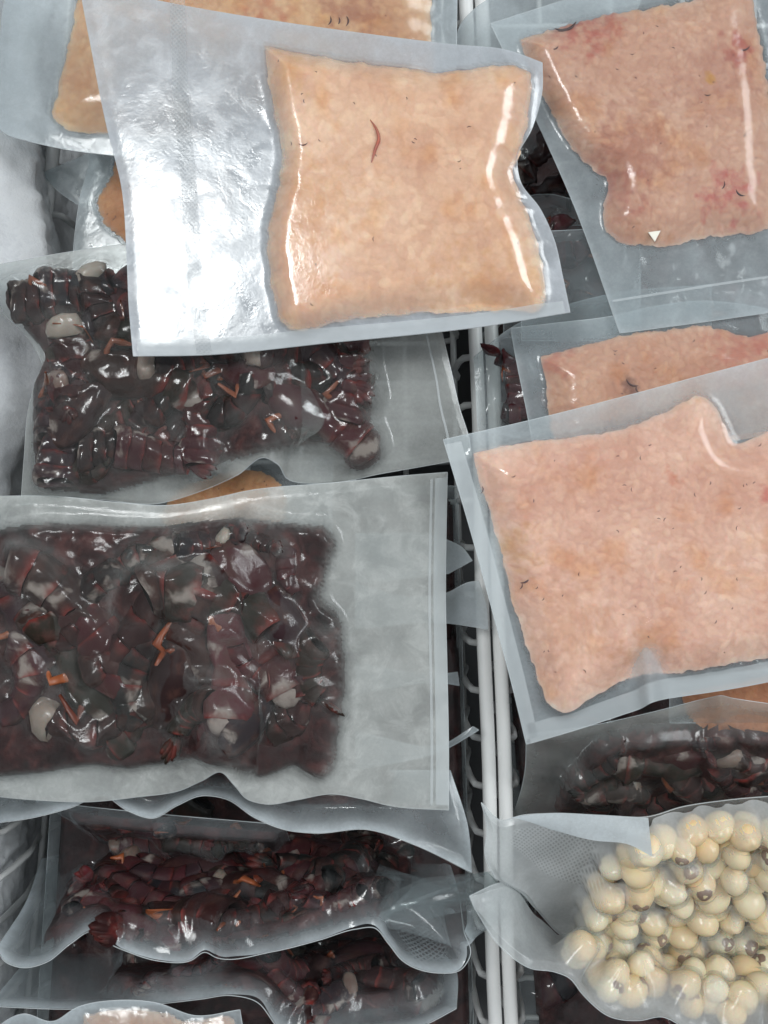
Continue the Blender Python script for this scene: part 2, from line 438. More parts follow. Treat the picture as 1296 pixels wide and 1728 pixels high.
BAGS = {}
def bag(key, label, edges, polys=None, haze=.35, contact=.05, frost=.3, emb=None, film=FILM, width=.0055, edge_haze=.12, edge_width=.0025, steep=3.0, lift_film=.0009, crease=.0007, clear=.007,
        ripple=.0004, seals=(), seed=1, sheet=None, ice=None, group='clear vacuum bags of frozen food'):
    sh = sheet or Sheet(*edges)
    h, obs = membrane(sh, polys, width)
    c = sh.P.reshape(-1, 3).mean(0)
    c = np.array([c[0], c[1], sh.P[..., 2].min()])
    t = thing('vacuum_bag', label, 'bag', c, group)
    U, Vv = sh.s*sh.lu, sh.t*sh.lv
    edge = np.minimum.reduce([U, sh.lu-U, Vv, sh.lv-Vv])
    on = obs > .0006
    gap = np.where(on, h-obs, .05)
    gy_, gx_ = np.gradient(h, sh.lv/sh.nv, sh.lu/sh.nu)
    touch = np.exp(-np.clip(gap, 0, 1)/clear)*(1/(1+(np.hypot(gx_, gy_)/steep)**2))
    z = np.pad(touch, 2, 'edge'); touch = (touch + z[2:-2, :-4] + z[2:-2, 4:] + z[:-4, 2:-2] + z[4:, 2:-2])/5
    hz = haze*(1-touch) + contact*touch
    hz = hz + edge_haze*np.exp(-np.clip(edge-.001, 0, 1)/edge_width)*np.exp(-h/.003)*(1-.9*touch)
    rp = ripple*(fbm(U*38, Vv*38, seed, 3)-.5)*2*np.clip(edge/.006, 0, 1)*(1-touch)
    # creases that fan out round the contents where the film is pulled in
    near = np.clip(h/.004, 0, 1)*(1-touch)
    rp += near*crease*1.5*(fbm(U*110, Vv*110, seed+9, 2)-.5)
    if obs.max() > .002:
        wgt = touch > .5; cu, cv = U[wgt].mean(), Vv[wgt].mean(); d_ = touch.copy()
        for _ in range(40):
            z = np.pad(d_, 1, 'edge'); d_ = np.maximum(touch, (z[:-2, 1:-1] + z[2:, 1:-1] + z[1:-1, :-2] + z[1:-1, 2:])/4*.985)
        ang_ = np.arctan2(Vv-cv, U-cu); rad_ = np.hypot(U-cu, Vv-cv)
        rp += crease*np.clip(d_, 0, 1)*(1-touch)*np.clip(edge/.006, 0, 1)*(fbm(ang_*13+40, rad_*14+3, seed+3, 3)-.5)*2
    top = sh.P + sh.N*(h + .0004 + (lift_film-.0004)*np.clip(edge/.005, 0, 1) + rp)[..., None]
    a = {'haze': hz.ravel(), 'frost': (frost*(1-.97*touch)).ravel(), 'emb': np.zeros(hz.size)}
    if emb is not None:
        m = inside(emb, sh.px[..., 0], sh.px[..., 1]).astype(float)
        for _ in range(3):
            z = np.pad(m, 1, 'edge'); m = (z[:-2, 1:-1] + z[2:, 1:-1] + z[1:-1, :-2] + z[1:-1, 2:] + m)/5
        a['emb'] = m.ravel()
    uvm = np.stack([U, Vv, 0*U], -1).reshape(-1, 3); a['uvm'] = uvm
    ff = link('front_film', make_mesh('front_film', (top-c).reshape(-1, 3), grid_faces(sh.nu, sh.nv), film, True, a), t)
    k = 3; B = sh.P[::k, ::k]; nb = B.shape
    Bv = (B - sh.N[::k, ::k]*.0006 - c).reshape(-1, 3)
    link('back_film', make_mesh('back_film', Bv, grid_faces(nb[1], nb[0]), film, True,
         {'haze': np.full(len(Bv), haze*.55), 'frost': np.full(len(Bv), frost*.5), 'emb': np.zeros(len(Bv)), 'uvm': np.zeros((len(Bv), 3))}), t)
    loop = np.concatenate([sh.P[0, :], sh.P[1:, -1], sh.P[-1, -2::-1], sh.P[-2:0:-1, 0]])
    V, F = tube(loop - c, .00027, 5, True)
    link('film_edge', make_mesh('film_edge', V, F, RIM), ff)
    if ice is not None: link('frozen_juice', make_mesh('frozen_juice', ice[0]-c, ice[1], JUICE), t)
    for side, d0, wdt in seals:        # welded bands
        if side in 'LR':
            i0 = int((d0/sh.lu)*sh.nu); i1 = max(i0+2, int(((d0+wdt)/sh.lu)*sh.nu))
            sl = (slice(2, -2), slice(i0, i1)) if side == 'L' else (slice(2, -2), slice(sh.nu-i1, sh.nu-i0))
        else:
            i0 = int((d0/sh.lv)*sh.nv); i1 = max(i0+2, int(((d0+wdt)/sh.lv)*sh.nv))
            sl = (slice(i0, i1), slice(2, -2)) if side == 'T' else (slice(sh.nv-i1, sh.nv-i0), slice(2, -2))
        q = top[sl] + sh.N[sl]*.00045
        link('heat_seal', make_mesh('heat_seal', (q-c).reshape(-1, 3), grid_faces(q.shape[1], q.shape[0]), SEAL), ff)
    BAGS[key] = (t, sh, h, top, c)
    return t

# ------------------------------------------------------------------ frozen pink blocks
def block(label, sheet, outline, thick, tone, blotches=(), dents=(), seed=0, grain=1.0, specks=(), strands=(), group='frozen pink blocks in vacuum bags', bits=18, left_round=58., cell=(10.5, 5.4)):
    rng = np.random.default_rng(seed+100)
    out = np.array(outline, float); ring = catmull(np.vstack([out, out[:1]]), 421)[:-1]
    w = fbm(np.arange(420)*.35, np.zeros(420)+seed, seed, 3)-.5
    cpx = ring.mean(0); dirn = ring-cpx; dirn /= np.linalg.norm(dirn, axis=1)[:, None]
    w[-12:] = w[-12:]*np.linspace(1, 0, 12) + w[0]*np.linspace(0, 1, 12)
    ring = ring + dirn*(w*9)[:, None]
    nn = 250; gu = np.linspace(-1, 1, nn); A_, B_ = np.meshgrid(gu, gu)
    big = np.abs(A_) > np.abs(B_)
    rr_ = np.where(big, np.abs(A_), np.abs(B_)); sa_ = np.where(big, A_, B_); sb_ = np.where(big, B_, A_)
    ph = math.pi/4*sb_/np.where(np.abs(sa_) < 1e-9, 1e-9, sa_)
    th = np.where(big, np.where(A_ > 0, ph, ph+math.pi), np.where(B_ > 0, math.pi/2-ph, 1.5*math.pi-ph)) % (2*math.pi)
    ra = np.unwrap(np.arctan2(ring[:, 1]-cpx[1], ring[:, 0]-cpx[0]))
    if ra[-1] < ra[0]: ra = ra[::-1]; ringo = ring[::-1]
    else: ringo = ring
    fr_ = np.linspace(0, 1, 420)
    # equal shares of the outline for equal angles, softened towards the true bearing
    par = (ra-ra[0]); par = np.maximum.accumulate(par+1e-6*np.arange(420)); par = par/(par[-1]+2*math.pi/420)*2*math.pi
    thq = (th-ra[0]) % (2*math.pi)
    bx = np.interp(thq, np.r_[par, 2*math.pi], np.r_[ringo[:, 0], ringo[0, 0]]); by = np.interp(thq, np.r_[par, 2*math.pi], np.r_[ringo[:, 1], ringo[0, 1]])
    PX = cpx + (np.stack([bx, by], -1)-cpx)*rr_[..., None]
    for _ in range(120):
        PX[1:-1, 1:-1] = (PX[:-2, 1:-1] + PX[2:, 1:-1] + PX[1:-1, :-2] + PX[1:-1, 2:])/4
    # distance to the outline
    dist = np.full(PX.shape[:2], 1e9)
    for k in range(0, 420, 4):
        a, b = ring[k], ring[(k+4) % 420]; ab = b-a; tt = np.clip(((PX-a)@ab)/(ab@ab), 0, 1)
        dist = np.minimum(dist, np.linalg.norm(PX-(a+tt[..., None]*ab), axis=-1))
    x0, y0 = ring.min(0)-20; x1, y1 = ring.max(0)+20; sc = 1.6
    gw, gh = int((x1-x0)/sc)+2, int((y1-y0)/sc)+2
    Hm = np.zeros((gh, gw)); Cm = np.zeros((gh, gw))
    ng = int((x1-x0)*(y1-y0)/(cell[0]*cell[1]*2.1))
    gx = rng.uniform(x0, x1, ng); gy = rng.uniform(y0, y1, ng)
    ga = fbm(gx/90+7, gy/90+3, seed+3, 2)*9 + rng.normal(0, .6, ng)
    for i in range(ng):
        a, b = cell[0]*rng.uniform(.7, 1.3)/sc, cell[1]*rng.uniform(.75, 1.3)/sc
        X, Y = (gx[i]-x0)/sc, (gy[i]-y0)/sc; m = int(a)+2
        xs = slice(max(0, int(X)-m), min(gw, int(X)+m+1)); ys = slice(max(0, int(Y)-m), min(gh, int(Y)+m+1))
        yy, xx = np.mgrid[ys, xs]; ca, sa = math.cos(ga[i]), math.sin(ga[i])
        u = ((xx-X)*ca + (yy-Y)*sa)/a; v = (-(xx-X)*sa + (yy-Y)*ca)/b
        top = rng.uniform(.55, 1)*np.sqrt(np.clip(1-u*u-v*v, 0, 1)); sub = Hm[ys, xs]; up = top > sub
        sub[up] = top[up]; cs = Cm[ys, xs]; cs[up] = rng.normal(0, 1)
    def samp(M, px):
        X = np.clip((px[..., 0]-x0)/sc, 0, gw-1.01); Y = np.clip((px[..., 1]-y0)/sc, 0, gh-1.01)
        i, j = X.astype(int), Y.astype(int); fx, fy = X-i, Y-j
        return M[j, i]*(1-fx)*(1-fy) + M[j, i+1]*fx*(1-fy) + M[j+1, i]*(1-fx)*fy + M[j+1, i+1]*fx*fy
    G, Cg = samp(Hm, PX), samp(Cm, PX)
    R = left_round + (58.0-left_round)*np.clip((PX[..., 0]-ring[:, 0].min())/(ring[:, 0].max()-ring[:, 0].min())*3-.6, 0, 1)
    prof = np.sin(np.clip(dist/R, 0, 1)*math.pi/2)**1.1
    und = (fbm(PX[..., 0]/150, PX[..., 1]/150, seed+5, 2)-.5)
    hh = thick*.36*(prof*(1+.09*und))
    for (dx, dy, rad, dep) in dents:
        hh = hh - dep*np.exp(-((PX[..., 0]-dx)**2+(PX[..., 1]-dy)**2)/rad**2)
    hh = np.maximum(hh, .0002)
    hg = hh + .0004*grain*(G-.6)*np.clip(dist/14, 0, 1)
    # sheet position under every vertex
    z0 = float(np.mean(sheet.P[..., 2]))
    flat = PX.reshape(-1, 2)
    # affine fit px -> world on the sheet (the sheet under a block is nearly plane)
    inb = inside(ring[::6], sheet.px[..., 0], sheet.px[..., 1])
    A = np.c_[sheet.px[inb], np.ones(inb.sum())]; sol, *_ = np.linalg.lstsq(A, sheet.P[inb], rcond=None)
    base = np.c_[flat, np.ones(len(flat))] @ sol
    nrm = sheet.N[inb].mean(0); nrm /= np.linalg.norm(nrm)
    Pw = base + nrm*(hg.reshape(-1, 1) + .0004)
    F = grid_faces(nn, nn)
    # colours of the meat itself: pale, orange and red patches, every grain its own shade
    X, Y = PX[..., 0], PX[..., 1]
    lo = fbm(X/70, Y/70, seed+21, 3); lo2 = fbm(X/45+9, Y/45, seed+31, 3)
    tone = np.array(tone); T = np.broadcast_to(tone, PX.shape[:2]+(3,)).copy()
    pale = np.clip((lo-.5)*3.2, -1, 1)[..., None]; org = np.clip((lo2-.55)*4, 0, 1)[..., None]
    T *= 1 + .17*pale*np.array([.55, 1, 1.15]); T *= 1 - .75*org*np.array([.05, .20, .38])
    T *= 1 + (.05*np.clip(Cg, -2, 2))[..., None]*np.array([.6, 1, 1])
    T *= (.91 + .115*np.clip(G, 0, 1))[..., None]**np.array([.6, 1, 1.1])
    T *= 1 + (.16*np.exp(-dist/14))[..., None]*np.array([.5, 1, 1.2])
    for (bx, by, br, cr, st) in blotches:
        d = np.hypot(X-bx, Y-by)/(br*1.25) + (fbm(X/13, Y/13, seed+41, 4)-.5)*2.6
        k = (.75*st*np.clip(1.15-d, 0, 1))[..., None]; T = T*(1-k) + np.array(cr)*k
    c = base.mean(0)
    t = thing('frozen_block', label, 'frozen food', c, group)
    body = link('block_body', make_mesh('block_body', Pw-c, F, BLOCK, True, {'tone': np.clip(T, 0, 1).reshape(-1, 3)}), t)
    top_at = lambda px, py: Pw[int(np.argmin((flat[:, 0]-px)**2+(flat[:, 1]-py)**2))]
    k = 1/PXM
    for (sx, sy, ln, ang, mt) in list(specks) + [(*ring[int(rng.integers(420))]*(1-q)+cpx*q, rng.uniform(3, 8), rng.uniform(0, 6), DARKBIT) for q in 1-np.sqrt(rng.uniform(.01, .85, bits))]:
        p = top_at(sx, sy)-c; n = 7; u = np.linspace(-1, 1, n)
        pts = [p + np.array([math.cos(ang)*q*ln*k/2 - math.sin(ang)*(q*q)*ln*k*.22, math.sin(ang)*q*ln*k/2 + math.cos(ang)*(q*q)*ln*k*.22, .00005]) for q in u]
        V, FF = tube(pts, (.15+.85*(1-u**2))*max(.0002, ln*k*.085), 6)
        link('fleck', make_mesh('fleck', V, FF, mt), body)
    for pts, rr, mt in strands:
        q = catmull([top_at(*p)-c+np.array([0, 0, .0006]) for p in pts], 18)
        V, FF = tube(q, np.sin(np.linspace(.25, math.pi-.25, 18))*rr, 6); link('strand', make_mesh('strand', V, FF, mt), body)
    # coarse copy for the film to settle on
    ii = np.arange(nn*nn).reshape(nn, nn)[::3, ::3]
    Pc = (base + nrm*(hh.reshape(-1, 1)+.0009))[ii.ravel()]
    Vc = [Vector(v) for v in Pc]; Fc = grid_faces(ii.shape[1], ii.shape[0]).tolist()
    return t, (Vc, Fc), top_at

# ------------------------------------------------------------------ crayfish tails
def ellipsoid(c, r, nu=12, nv=8, R=None):
    V = [(0, 0, 1)]
    for j in range(1, nv):
        for i in range(nu):
            a, b = 2*math.pi*i/nu, math.pi*j/nv; V.append((math.sin(b)*math.cos(a), math.sin(b)*math.sin(a), math.cos(b)))
    V.append((0, 0, -1)); V = np.array(V)*np.array(r)
    if R is not None: V = V@np.array(R).T
    V = V + np.array(c); n = len(V)-1
    F = [(0, 1+i, 1+(i+1) % nu) for i in range(nu)]
    for j in range(nv-2):
        for i in range(nu):
            a = 1+j*nu; F.append((a+i, a+nu+i, a+nu+(i+1) % nu, a+(i+1) % nu))
    a = 1+(nv-2)*nu; F += [(n, a+(i+1) % nu, a+i) for i in range(nu)]
    return V, F

def crayfish_variant(curl, L=.047, wid=.0086, hgt=.0078, legs=2, seed=0):
    rng = random.Random(seed); nt = 80
    t = np.linspace(-.06, 1.1, nt); th = curl*(t-.5)
    step = L*(t[1]-t[0]); xy = np.c_[np.cumsum(np.cos(th))*step, np.cumsum(np.sin(th))*step]
    xy -= xy[nt//2]
    cl = lambda q: np.array([np.interp(q, t, xy[:, 0]), np.interp(q, t, xy[:, 1])])
    an = lambda q: curl*(q-.5)
    parts = []
    rad = lambda q: (1-.42*q**1.4)
    for k in range(5):
        a, b = k/5*.93, (k+1)/5*.93+.03
        V, lip = [], []; n = 16; m = 7
        for j in range(m):
            f = j/(m-1); q = a+(b-a)*f
            s = rad(q)*(.90+.13*math.sin(min(1, f*1.25)*math.pi*.62)) + (.012 if f > .9 else 0)
            if j == 0: s *= .9
            c = cl(q); A = an(q); nx = np.array([-math.sin(A), math.cos(A)])
            for i in range(n):
                w = 2*math.pi*i/n; cw, sw = math.cos(w), math.sin(w)
                d = -sw*hgt*s*(1.0 if sw < 0 else .72); lz = cw*wid*s*(1+.10*(sw > .2))
                V.append((c[0]+nx[0]*d, c[1]+nx[1]*d, lz)); lip.append(1.0 if f > .86 else .35*(f > .7))
        F = [(j*n+i, j*n+(i+1) % n, (j+1)*n+(i+1) % n, (j+1)*n+i) for j in range(m-1) for i in range(n)]
        F.append(tuple(range(n))); F.append(tuple((m-1)*n+i for i in range(n))[::-1])
        parts.append(('shell_segment', make_mesh('shell_segment', V, F, SHELL, True, {'lip': lip})))
    # tail fan: five flat lobes
    V, F, lip = [], [], []
    c = cl(.97); A = an(.97); R0 = Matrix.Rotation(A, 3, 'Z')
    for k, sp in enumerate((-.5, -.27, 0, .27, .5)):
        Rm = R0 @ Matrix.Rotation(sp, 3, 'Y')
        ctr = np.array(Rm @ Vector((.0062, 0, 0))) + np.array([c[0], c[1], 0])
        v, f = ellipsoid((0, 0, 0), (.0085-.0012*abs(k-2), .0012+.0002*(k % 2), .0024), 8, 6)
        v = v @ np.array(Rm).T + ctr; o = len(V); V += v.tolist(); F += [tuple(o+i for i in g) for g in f]; lip += [.5]*len(v)
    parts.append(('tail_fan', make_mesh('tail_fan', V, F, SHELL, True, {'lip': lip})))
    c = cl(-.01)
    v, f = ellipsoid((c[0], c[1], 0), (.0052, hgt*.86, wid*.86), 12, 8); v += np.random.default_rng(seed).normal(0, .00035, v.shape)
    parts.append(('meat', make_mesh('meat', v, f, MEAT)))
    for k in range(legs):
        q = rng.uniform(.1, .8); c = cl(q); A = an(q); sgn = rng.choice((-1, 1)); nx = np.array([-math.sin(A), math.cos(A)])
        l1, l2 = rng.uniform(.008, .011), rng.uniform(.008, .011); z = sgn*wid*rng.uniform(.5, .8)
        p0 = np.r_[c+nx*hgt*.35, z*.85]; d1 = nx*l1*.75 + np.array([math.cos(A), math.sin(A)])*l1*rng.uniform(-.9, .9)
        p1 = p0 + np.r_[d1, sgn*.002]; ang = rng.uniform(1.2, 2.2)*rng.choice((-1, 1))
        d2 = np.array([d1[0]*math.cos(ang)-d1[1]*math.sin(ang), d1[0]*math.sin(ang)+d1[1]*math.cos(ang)])*l2/l1; p2 = p1 + np.r_[d2, -.001*sgn]
        V, F = tube([p0, p0*.6+p1*.4, p1, p1*.55+p2*.45, p2], [.0013, .0012, .0013, .0010, .0005], 7)
        parts.append(('leg', make_mesh('leg', V, F, LEG)))
    return parts
def body_variant(seed):
    """a whole animal: smooth domed head shell, tail folded under, legs splayed"""
    rng = random.Random(seed); parts = []
    n, m = 18, 13; V, lip = [], []
    for j in range(m):
        f = j/(m-1); x = -.020+.036*f
        s_ = max(.12, math.sin(min(1, .08+f*.98)*math.pi)**.55)*(1-.10*math.exp(-((f-.62)/.05)**2))
        if f > .9: s_ = max(s_, .62)
        for i in range(n):
            w = 2*math.pi*i/n; V.append((x, .0098*s_*math.cos(w), .0088*s_*math.sin(w)*(1 if math.sin(w) > 0 else .7))); lip.append(.9 if f > .93 or abs(f-.62) < .03 else 0)
    F = [(j*n+i, j*n+(i+1) % n, (j+1)*n+(i+1) % n, (j+1)*n+i) for j in range(m-1) for i in range(n)] + [tuple(range(n))[::-1], tuple((m-1)*n+i for i in range(n))]
    parts.append(('head_shell', make_mesh('head_shell', V, F, SHELL, True, {'lip': lip})))
    for k in range(4):
        a = k*.62; c = np.array([.019+.0095*math.sin(a), 0, .001-.0095*(1-math.cos(a))]); V, lip = [], []
        d = np.array([math.cos(a), 0, -math.sin(a)]); u = np.array([math.sin(a), 0, math.cos(a)])
        for j in range(6):
            f = j/5; sc = (.93-.09*k)*(.9+.12*math.sin(f*2.2))
            for i in range(14):
                w = 2*math.pi*i/14; V.append(c+d*(f-.35)*.0085+np.array([0, .0092*sc*math.cos(w), 0])+u*.0070*sc*math.sin(w)); lip.append(1. if f > .85 else 0)
        F = [(j*14+i, j*14+(i+1) % 14, (j+1)*14+(i+1) % 14, (j+1)*14+i) for j in range(5) for i in range(14)] + [tuple(range(14))[::-1], tuple(5*14+i for i in range(14))]
        parts.append(('shell_segment', make_mesh('shell_segment', V, F, SHELL, True, {'lip': lip})))
    for sgn in (-1, 1):
        for k in range(2):
            p0 = np.array([-.008+.010*k, sgn*.007, .002]); p1 = p0+np.array([rng.uniform(-.006, .004), sgn*rng.uniform(.005, .008), .003]); p2 = p1+np.array([rng.uniform(-.012, .010), sgn*rng.uniform(-.002, .004), -.003])
            V, F = tube([p0, p0*.5+p1*.5, p1, p1*.5+p2*.5, p2], [.0014, .0013, .0014, .0011, .0006], 7); parts.append(('leg', make_mesh('leg', V, F, LEG)))
    return parts
VAR = [crayfish_variant(c, l, w, h, g, i) for i, (c, l, w, h, g) in enumerate(
    [(1.7, .042, .0104, .0092, 1), (.9, .044, .0108, .0090, 1), (2.6, .042, .0100, .0094, 1), (.35, .036, .0112, .0086, 2), (2.1, .038, .0094, .0086, 1), (1.3, .045, .0108, .0096, 2), (3.2, .042, .0098, .0090, 0),
     (1.1, .034, .0108, .0096, 1), (2.9, .036, .0112, .0088, 1), (.6, .032, .0116, .0090, 2), (1.9, .033, .0100, .0100, 0)])]
NT = len(VAR)
VAR += [body_variant(k) for k in range(5)]
for k_, parts in enumerate(VAR):
    g_ = np.random.default_rng(k_+500); K_ = g_.normal(0, 190, (4, 3)); A_ = g_.normal(0, .0008, (4, 3)); f_ = g_.uniform(0, 6.3, 4)
    for nme, me in parts:
        co = np.empty(len(me.vertices)*3, np.float32); me.vertices.foreach_get('co', co); co = co.reshape(-1, 3)
        co = co + np.sin(co@K_.T + f_)@A_ + np.sin(co@(K_.T*3.1) + f_)@(A_*.22)
        me.vertices.foreach_set('co', co.astype(np.float32).ravel()); me.update()
VARV = []
for parts in VAR:
    V, F = [], []
    for nme, me in parts:
        if nme == 'meat' and False: continue
        o = len(V); V += [v.co.copy() for v in me.vertices]; F += [tuple(o+i for i in p.vertices) for p in me.polygons]
    VARV.append((V, F))

def frame(n, ang):
    n = Vector(n).normalized(); x = Vector((1, 0, 0)) - n*n.x
    if x.length < .2: x = Vector((0, 1, 0)) - n*n.y
    x.normalize(); y = n.cross(x)
    M = Matrix((x, y, n)).transposed()
    return M @ Matrix.Rotation(ang, 3, 'Z')

def place_tail(sheet, px, py, ang, var, roll, z, scale, label, group, acc):
    P, Nn = sheet.locate(px, py)
    R = frame(Nn, ang) @ Matrix.Rotation(roll, 3, 'X')
    M = Matrix.Translation(Vector(P + Nn*z)) @ Matrix.Scale(.8, 4, Vector(Nn)) @ R.to_4x4() @ Matrix.Scale(scale*1.12, 4)
    put_tail(M, var, label, group, acc)

REG = []
TONES = [0, .1, .2, .3, .42, .55, .65, .8, .9, 1]
def put_tail(M, var, label, group, acc):
    t = thing('crayfish_tail' if var < NT else 'crayfish', label if var < NT else label.replace('crayfish tail', 'whole crayfish'), 'crayfish', (0, 0, 0), group); t.matrix_world = M
    show_meat = random.random() < .16; tone = random.choice(TONES) + random.uniform(-.03, .03)
    for nme, me in VAR[var]:
        if (nme != 'meat' or show_meat) and (nme != 'leg' or random.random() < .33): link(nme, me, t).color = (tone, tone, tone, 1)
    REG.append((t, 'crayfish tail' if var < NT else 'whole crayfish', label[label.index('crayfish tail')+13:], tone, group))
    V, F = VARV[var]; o = len(acc[0]); acc[0].extend([M @ v for v in V]); acc[1].extend([tuple(o+i for i in f) for f in F])

def scatter(sheet, poly, dmin, n, rng, used=None):
    """grid nodes inside the picture outline, apart from each other in space"""
    m = inside(poly, sheet.px[..., 0], sheet.px[..., 1]); P = sheet.P[m]; N_ = sheet.N[m]
    order = rng.permutation(len(P)); got = [] if used is None else list(used); new = []
    for i in order:
        p = P[i]
        if all((p[0]-g[0])**2+(p[1]-g[1])**2+(p[2]-g[2])**2 > dmin*dmin for g in got):
            got.append(p); new.append((p, N_[i]))
            if len(new) >= n: break
    return new

def fill_tails(sheet, poly, label, group, seed, dmin=.0165, layers=((.0075, 1.0, 1.0),), nmax=90, flow=None, size=1.3, margin=.045, side=.015):
    rng = np.random.default_rng(seed); acc = ([], [])
    for zl, sc, spread in layers:
        for p, n in scatter(sheet, poly, dmin*spread, nmax, rng):
            for attempt in range(14):
                ang = rng.uniform(0, 2*math.pi) if flow is None else flow + rng.normal(0, .6) + math.pi*rng.integers(2)
                var = int(rng.integers(len(VAR)))
                roll = (rng.choice([0, 0, math.pi, math.pi/2, -math.pi/2]) if var < NT else rng.choice([0, 0, .6, -.6])) + rng.normal(0, .25)
                R = frame(n, ang) @ Matrix.Rotation(roll, 3, 'X')
                s = sc*size*rng.uniform(.8, 1.3)*(1-.035*attempt)
                M = Matrix.Translation(Vector(p + n*(zl + rng.normal(0, .0008)))) @ Matrix.Scale(.72, 4, Vector(n)) @ R.to_4x4() @ Matrix.Scale(s, 4)
                ends = np.array([M @ Vector((x, 0, 0)) for x in (-.027, .033)] + [M @ Vector((0, y, 0)) for y in (-side, side)]); ok = True
                for e_ in ends:
                    d = np.sum((sheet.P-e_)**2, -1); i = np.unravel_index(np.argmin(d), d.shape)
                    if min(i[0]/sheet.nv, 1-i[0]/sheet.nv) < margin or min(i[1]/sheet.nu, 1-i[1]/sheet.nu) < .03 or d[i] > .018**2: ok = False; break
                    q = sheet.px[i]
                    if not inside(poly, q[0], q[1]): ok = False; break
                if ok: break
            else: continue
            put_tail(M, var, label, group, acc)
    return acc

def juice(sheet, poly, height, acc, seed=0):
    """the dark juice frozen between the animals: a low slab that follows the bag"""
    m = inside(poly, sheet.px[..., 0], sheet.px[..., 1]).astype(float)
    for _ in range(7):
        z = np.pad(m, 1); m = (z[:-2, 1:-1] + z[2:, 1:-1] + z[1:-1, :-2] + z[1:-1, 2:] + m)/5
    h = height*np.clip(m*1.5-.35, 0, 1)**.6*(.75+.5*fbm(sheet.s*sheet.lu*70, sheet.t*sheet.lv*70, seed, 3))
    P = sheet.P + sheet.N*(h+.0003)[..., None]
    F = grid_faces(sheet.nu, sheet.nv); keep = (m.ravel()[F] > .24).all(1); F = F[keep]
    used = np.unique(F); lut = np.zeros(m.size, int); lut[used] = np.arange(len(used))
    V = P.reshape(-1, 3)[used]; F = lut[F]
    o = len(acc[0]); acc[0].extend([Vector(v) for v in V]); acc[1].extend([tuple(o+i for i in f) for f in F.tolist()])
    return V, F

# ------------------------------------------------------------------ peeled seeds
def seed_mesh(k):
    rng = np.random.default_rng(k); nu, nv = 20, 14
    V, F = ellipsoid((0, 0, 0), (1, 1, 1.18), nu, nv)
    V = np.asarray(V); a = np.arctan2(V[:, 1], V[:, 0])
    V[:, :2] *= (1 - .09*np.exp(-(a/.16)**2) - .05*np.exp(-((np.abs(a)-math.pi)/.2)**2))[:, None]
    V *= (1+.03*np.sin(3*a+k))[:, None]
    V[:, 2] *= np.where(V[:, 2] > 0, 1.0, .9+.05*(k % 3))
    return make_mesh('seed_body', V, F, SEED)
SEEDS = [seed_mesh(k) for k in range(4)]
def tip_mesh():
    n = 14; V = []; F = []
    for j, (r, z) in enumerate(((.54, .98), (.48, 1.075), (.33, 1.165), (.18, 1.19), (.11, 1.15), (0, 1.14))):
        for i in range(n):
            w = 2*math.pi*i/n; q = r*(1+.08*math.sin(3*w)); V.append((q*math.cos(w), q*math.sin(w), z))
    F = [(j*n+i, j*n+(i+1) % n, (j+1)*n+(i+1) % n, (j+1)*n+i) for j in range(5) for i in range(n)]
    return make_mesh('seed_tip', V, F, TIP)
TIPM = tip_mesh()
def fill_seeds(sheet, poly, label, group, seed, layers, rad=.0080):
    rng = np.random.default_rng(seed); acc = ([], [])
    for zl, dm in layers:
        for p, n in scatter(sheet, poly, dm, 160, rng):
            q = Vector(rng.normal(0, 1, 3) + n*.7 + np.array([0, 0, .5])).normalized()
            R = q.to_track_quat('Z', 'Y').to_matrix()
            r = rad*rng.uniform(.82, 1.10)
            d = np.sum((sheet.P-p)**2, -1); i = np.unravel_index(np.argmin(d), d.shape)
            if min(i[0]/sheet.nv, 1-i[0]/sheet.nv) < .05: continue
            M = Matrix.Translation(Vector(p + n*(zl + rng.normal(0, .0012)))) @ R.to_4x4() @ Matrix.Scale(r, 4)
            t = thing('peeled_seed', label, 'seed', (0, 0, 0), group); t.matrix_world = M
            me = SEEDS[int(rng.integers(4))]; link('seed_body', me, t)
            tipped = rng.random() < .4
            if tipped: link('tip', TIPM, t)
            REG.append((t, 'tipped cream seed' if tipped else 'plain cream seed', label[label.index('cream seed')+10:], None, group))
            o = len(acc[0]); acc[0].extend([M @ v.co for v in me.vertices]); acc[1].extend([tuple(o+i for i in f.vertices) for f in me.polygons])
    return acc

E = lambda pts, z: [(p[0], p[1], p[2] if len(p) > 2 else z) for p in pts]
def edges(z, top, right, bottom, left): return E(top, z), E(right, z), E(bottom, z), E(left, z)
def quad(z, tl, tr, br, bl): return edges(z, [tl, tr], [tr, br], [bl, br], [tl, bl])
PEACH = (.82, .52, .36); PINK = (.79, .485, .37); DULL = (.64, .375, .27); ORANGE = (.62, .30, .15)
CG = 'crayfish tails vacuum packed in the '

# ---- deep layers first ------------------------------------------------------------------
# upper right, dark tails glimpsed between the pink bags
e = edges(-95, [(840, 170), (1080, 170)], [(1080, 170), (1080, 380)], [(840, 380), (1080, 380)], [(840, 170), (840, 380)])
sh = Sheet(*e); acc = fill_tails(sh, [(850, 190), (1060, 190), (1060, 360), (850, 360)], 'dark crayfish tail in the shadowed gap beside the upper right pink bag', CG + 'shadowed gap bag', 3, .017)
bag('gap', 'shadowed bag of dark tails between the two upper pink bags', e, acc, haze=.07, contact=.01, sheet=sh, frost=.05)
e = edges(-78, [(850, 352), (885, 333), (930, 328), (965, 336), (1080, 350)], [(1080, 350), (1080, 570)], [(850, 570), (1080, 570)], [(850, 352), (850, 570)])
sh = Sheet(*e); acc = fill_tails(sh, [(870, 370), (1060, 370), (1060, 550), (870, 550)], 'dark crayfish tail in the bag below the shadowed gap', CG + 'lower gap bag', 5, .018)
bag('gap2', 'dark bag with a curved film edge, left of the dull pink bag', e, acc, haze=.10, contact=.01, sheet=sh, frost=.05)
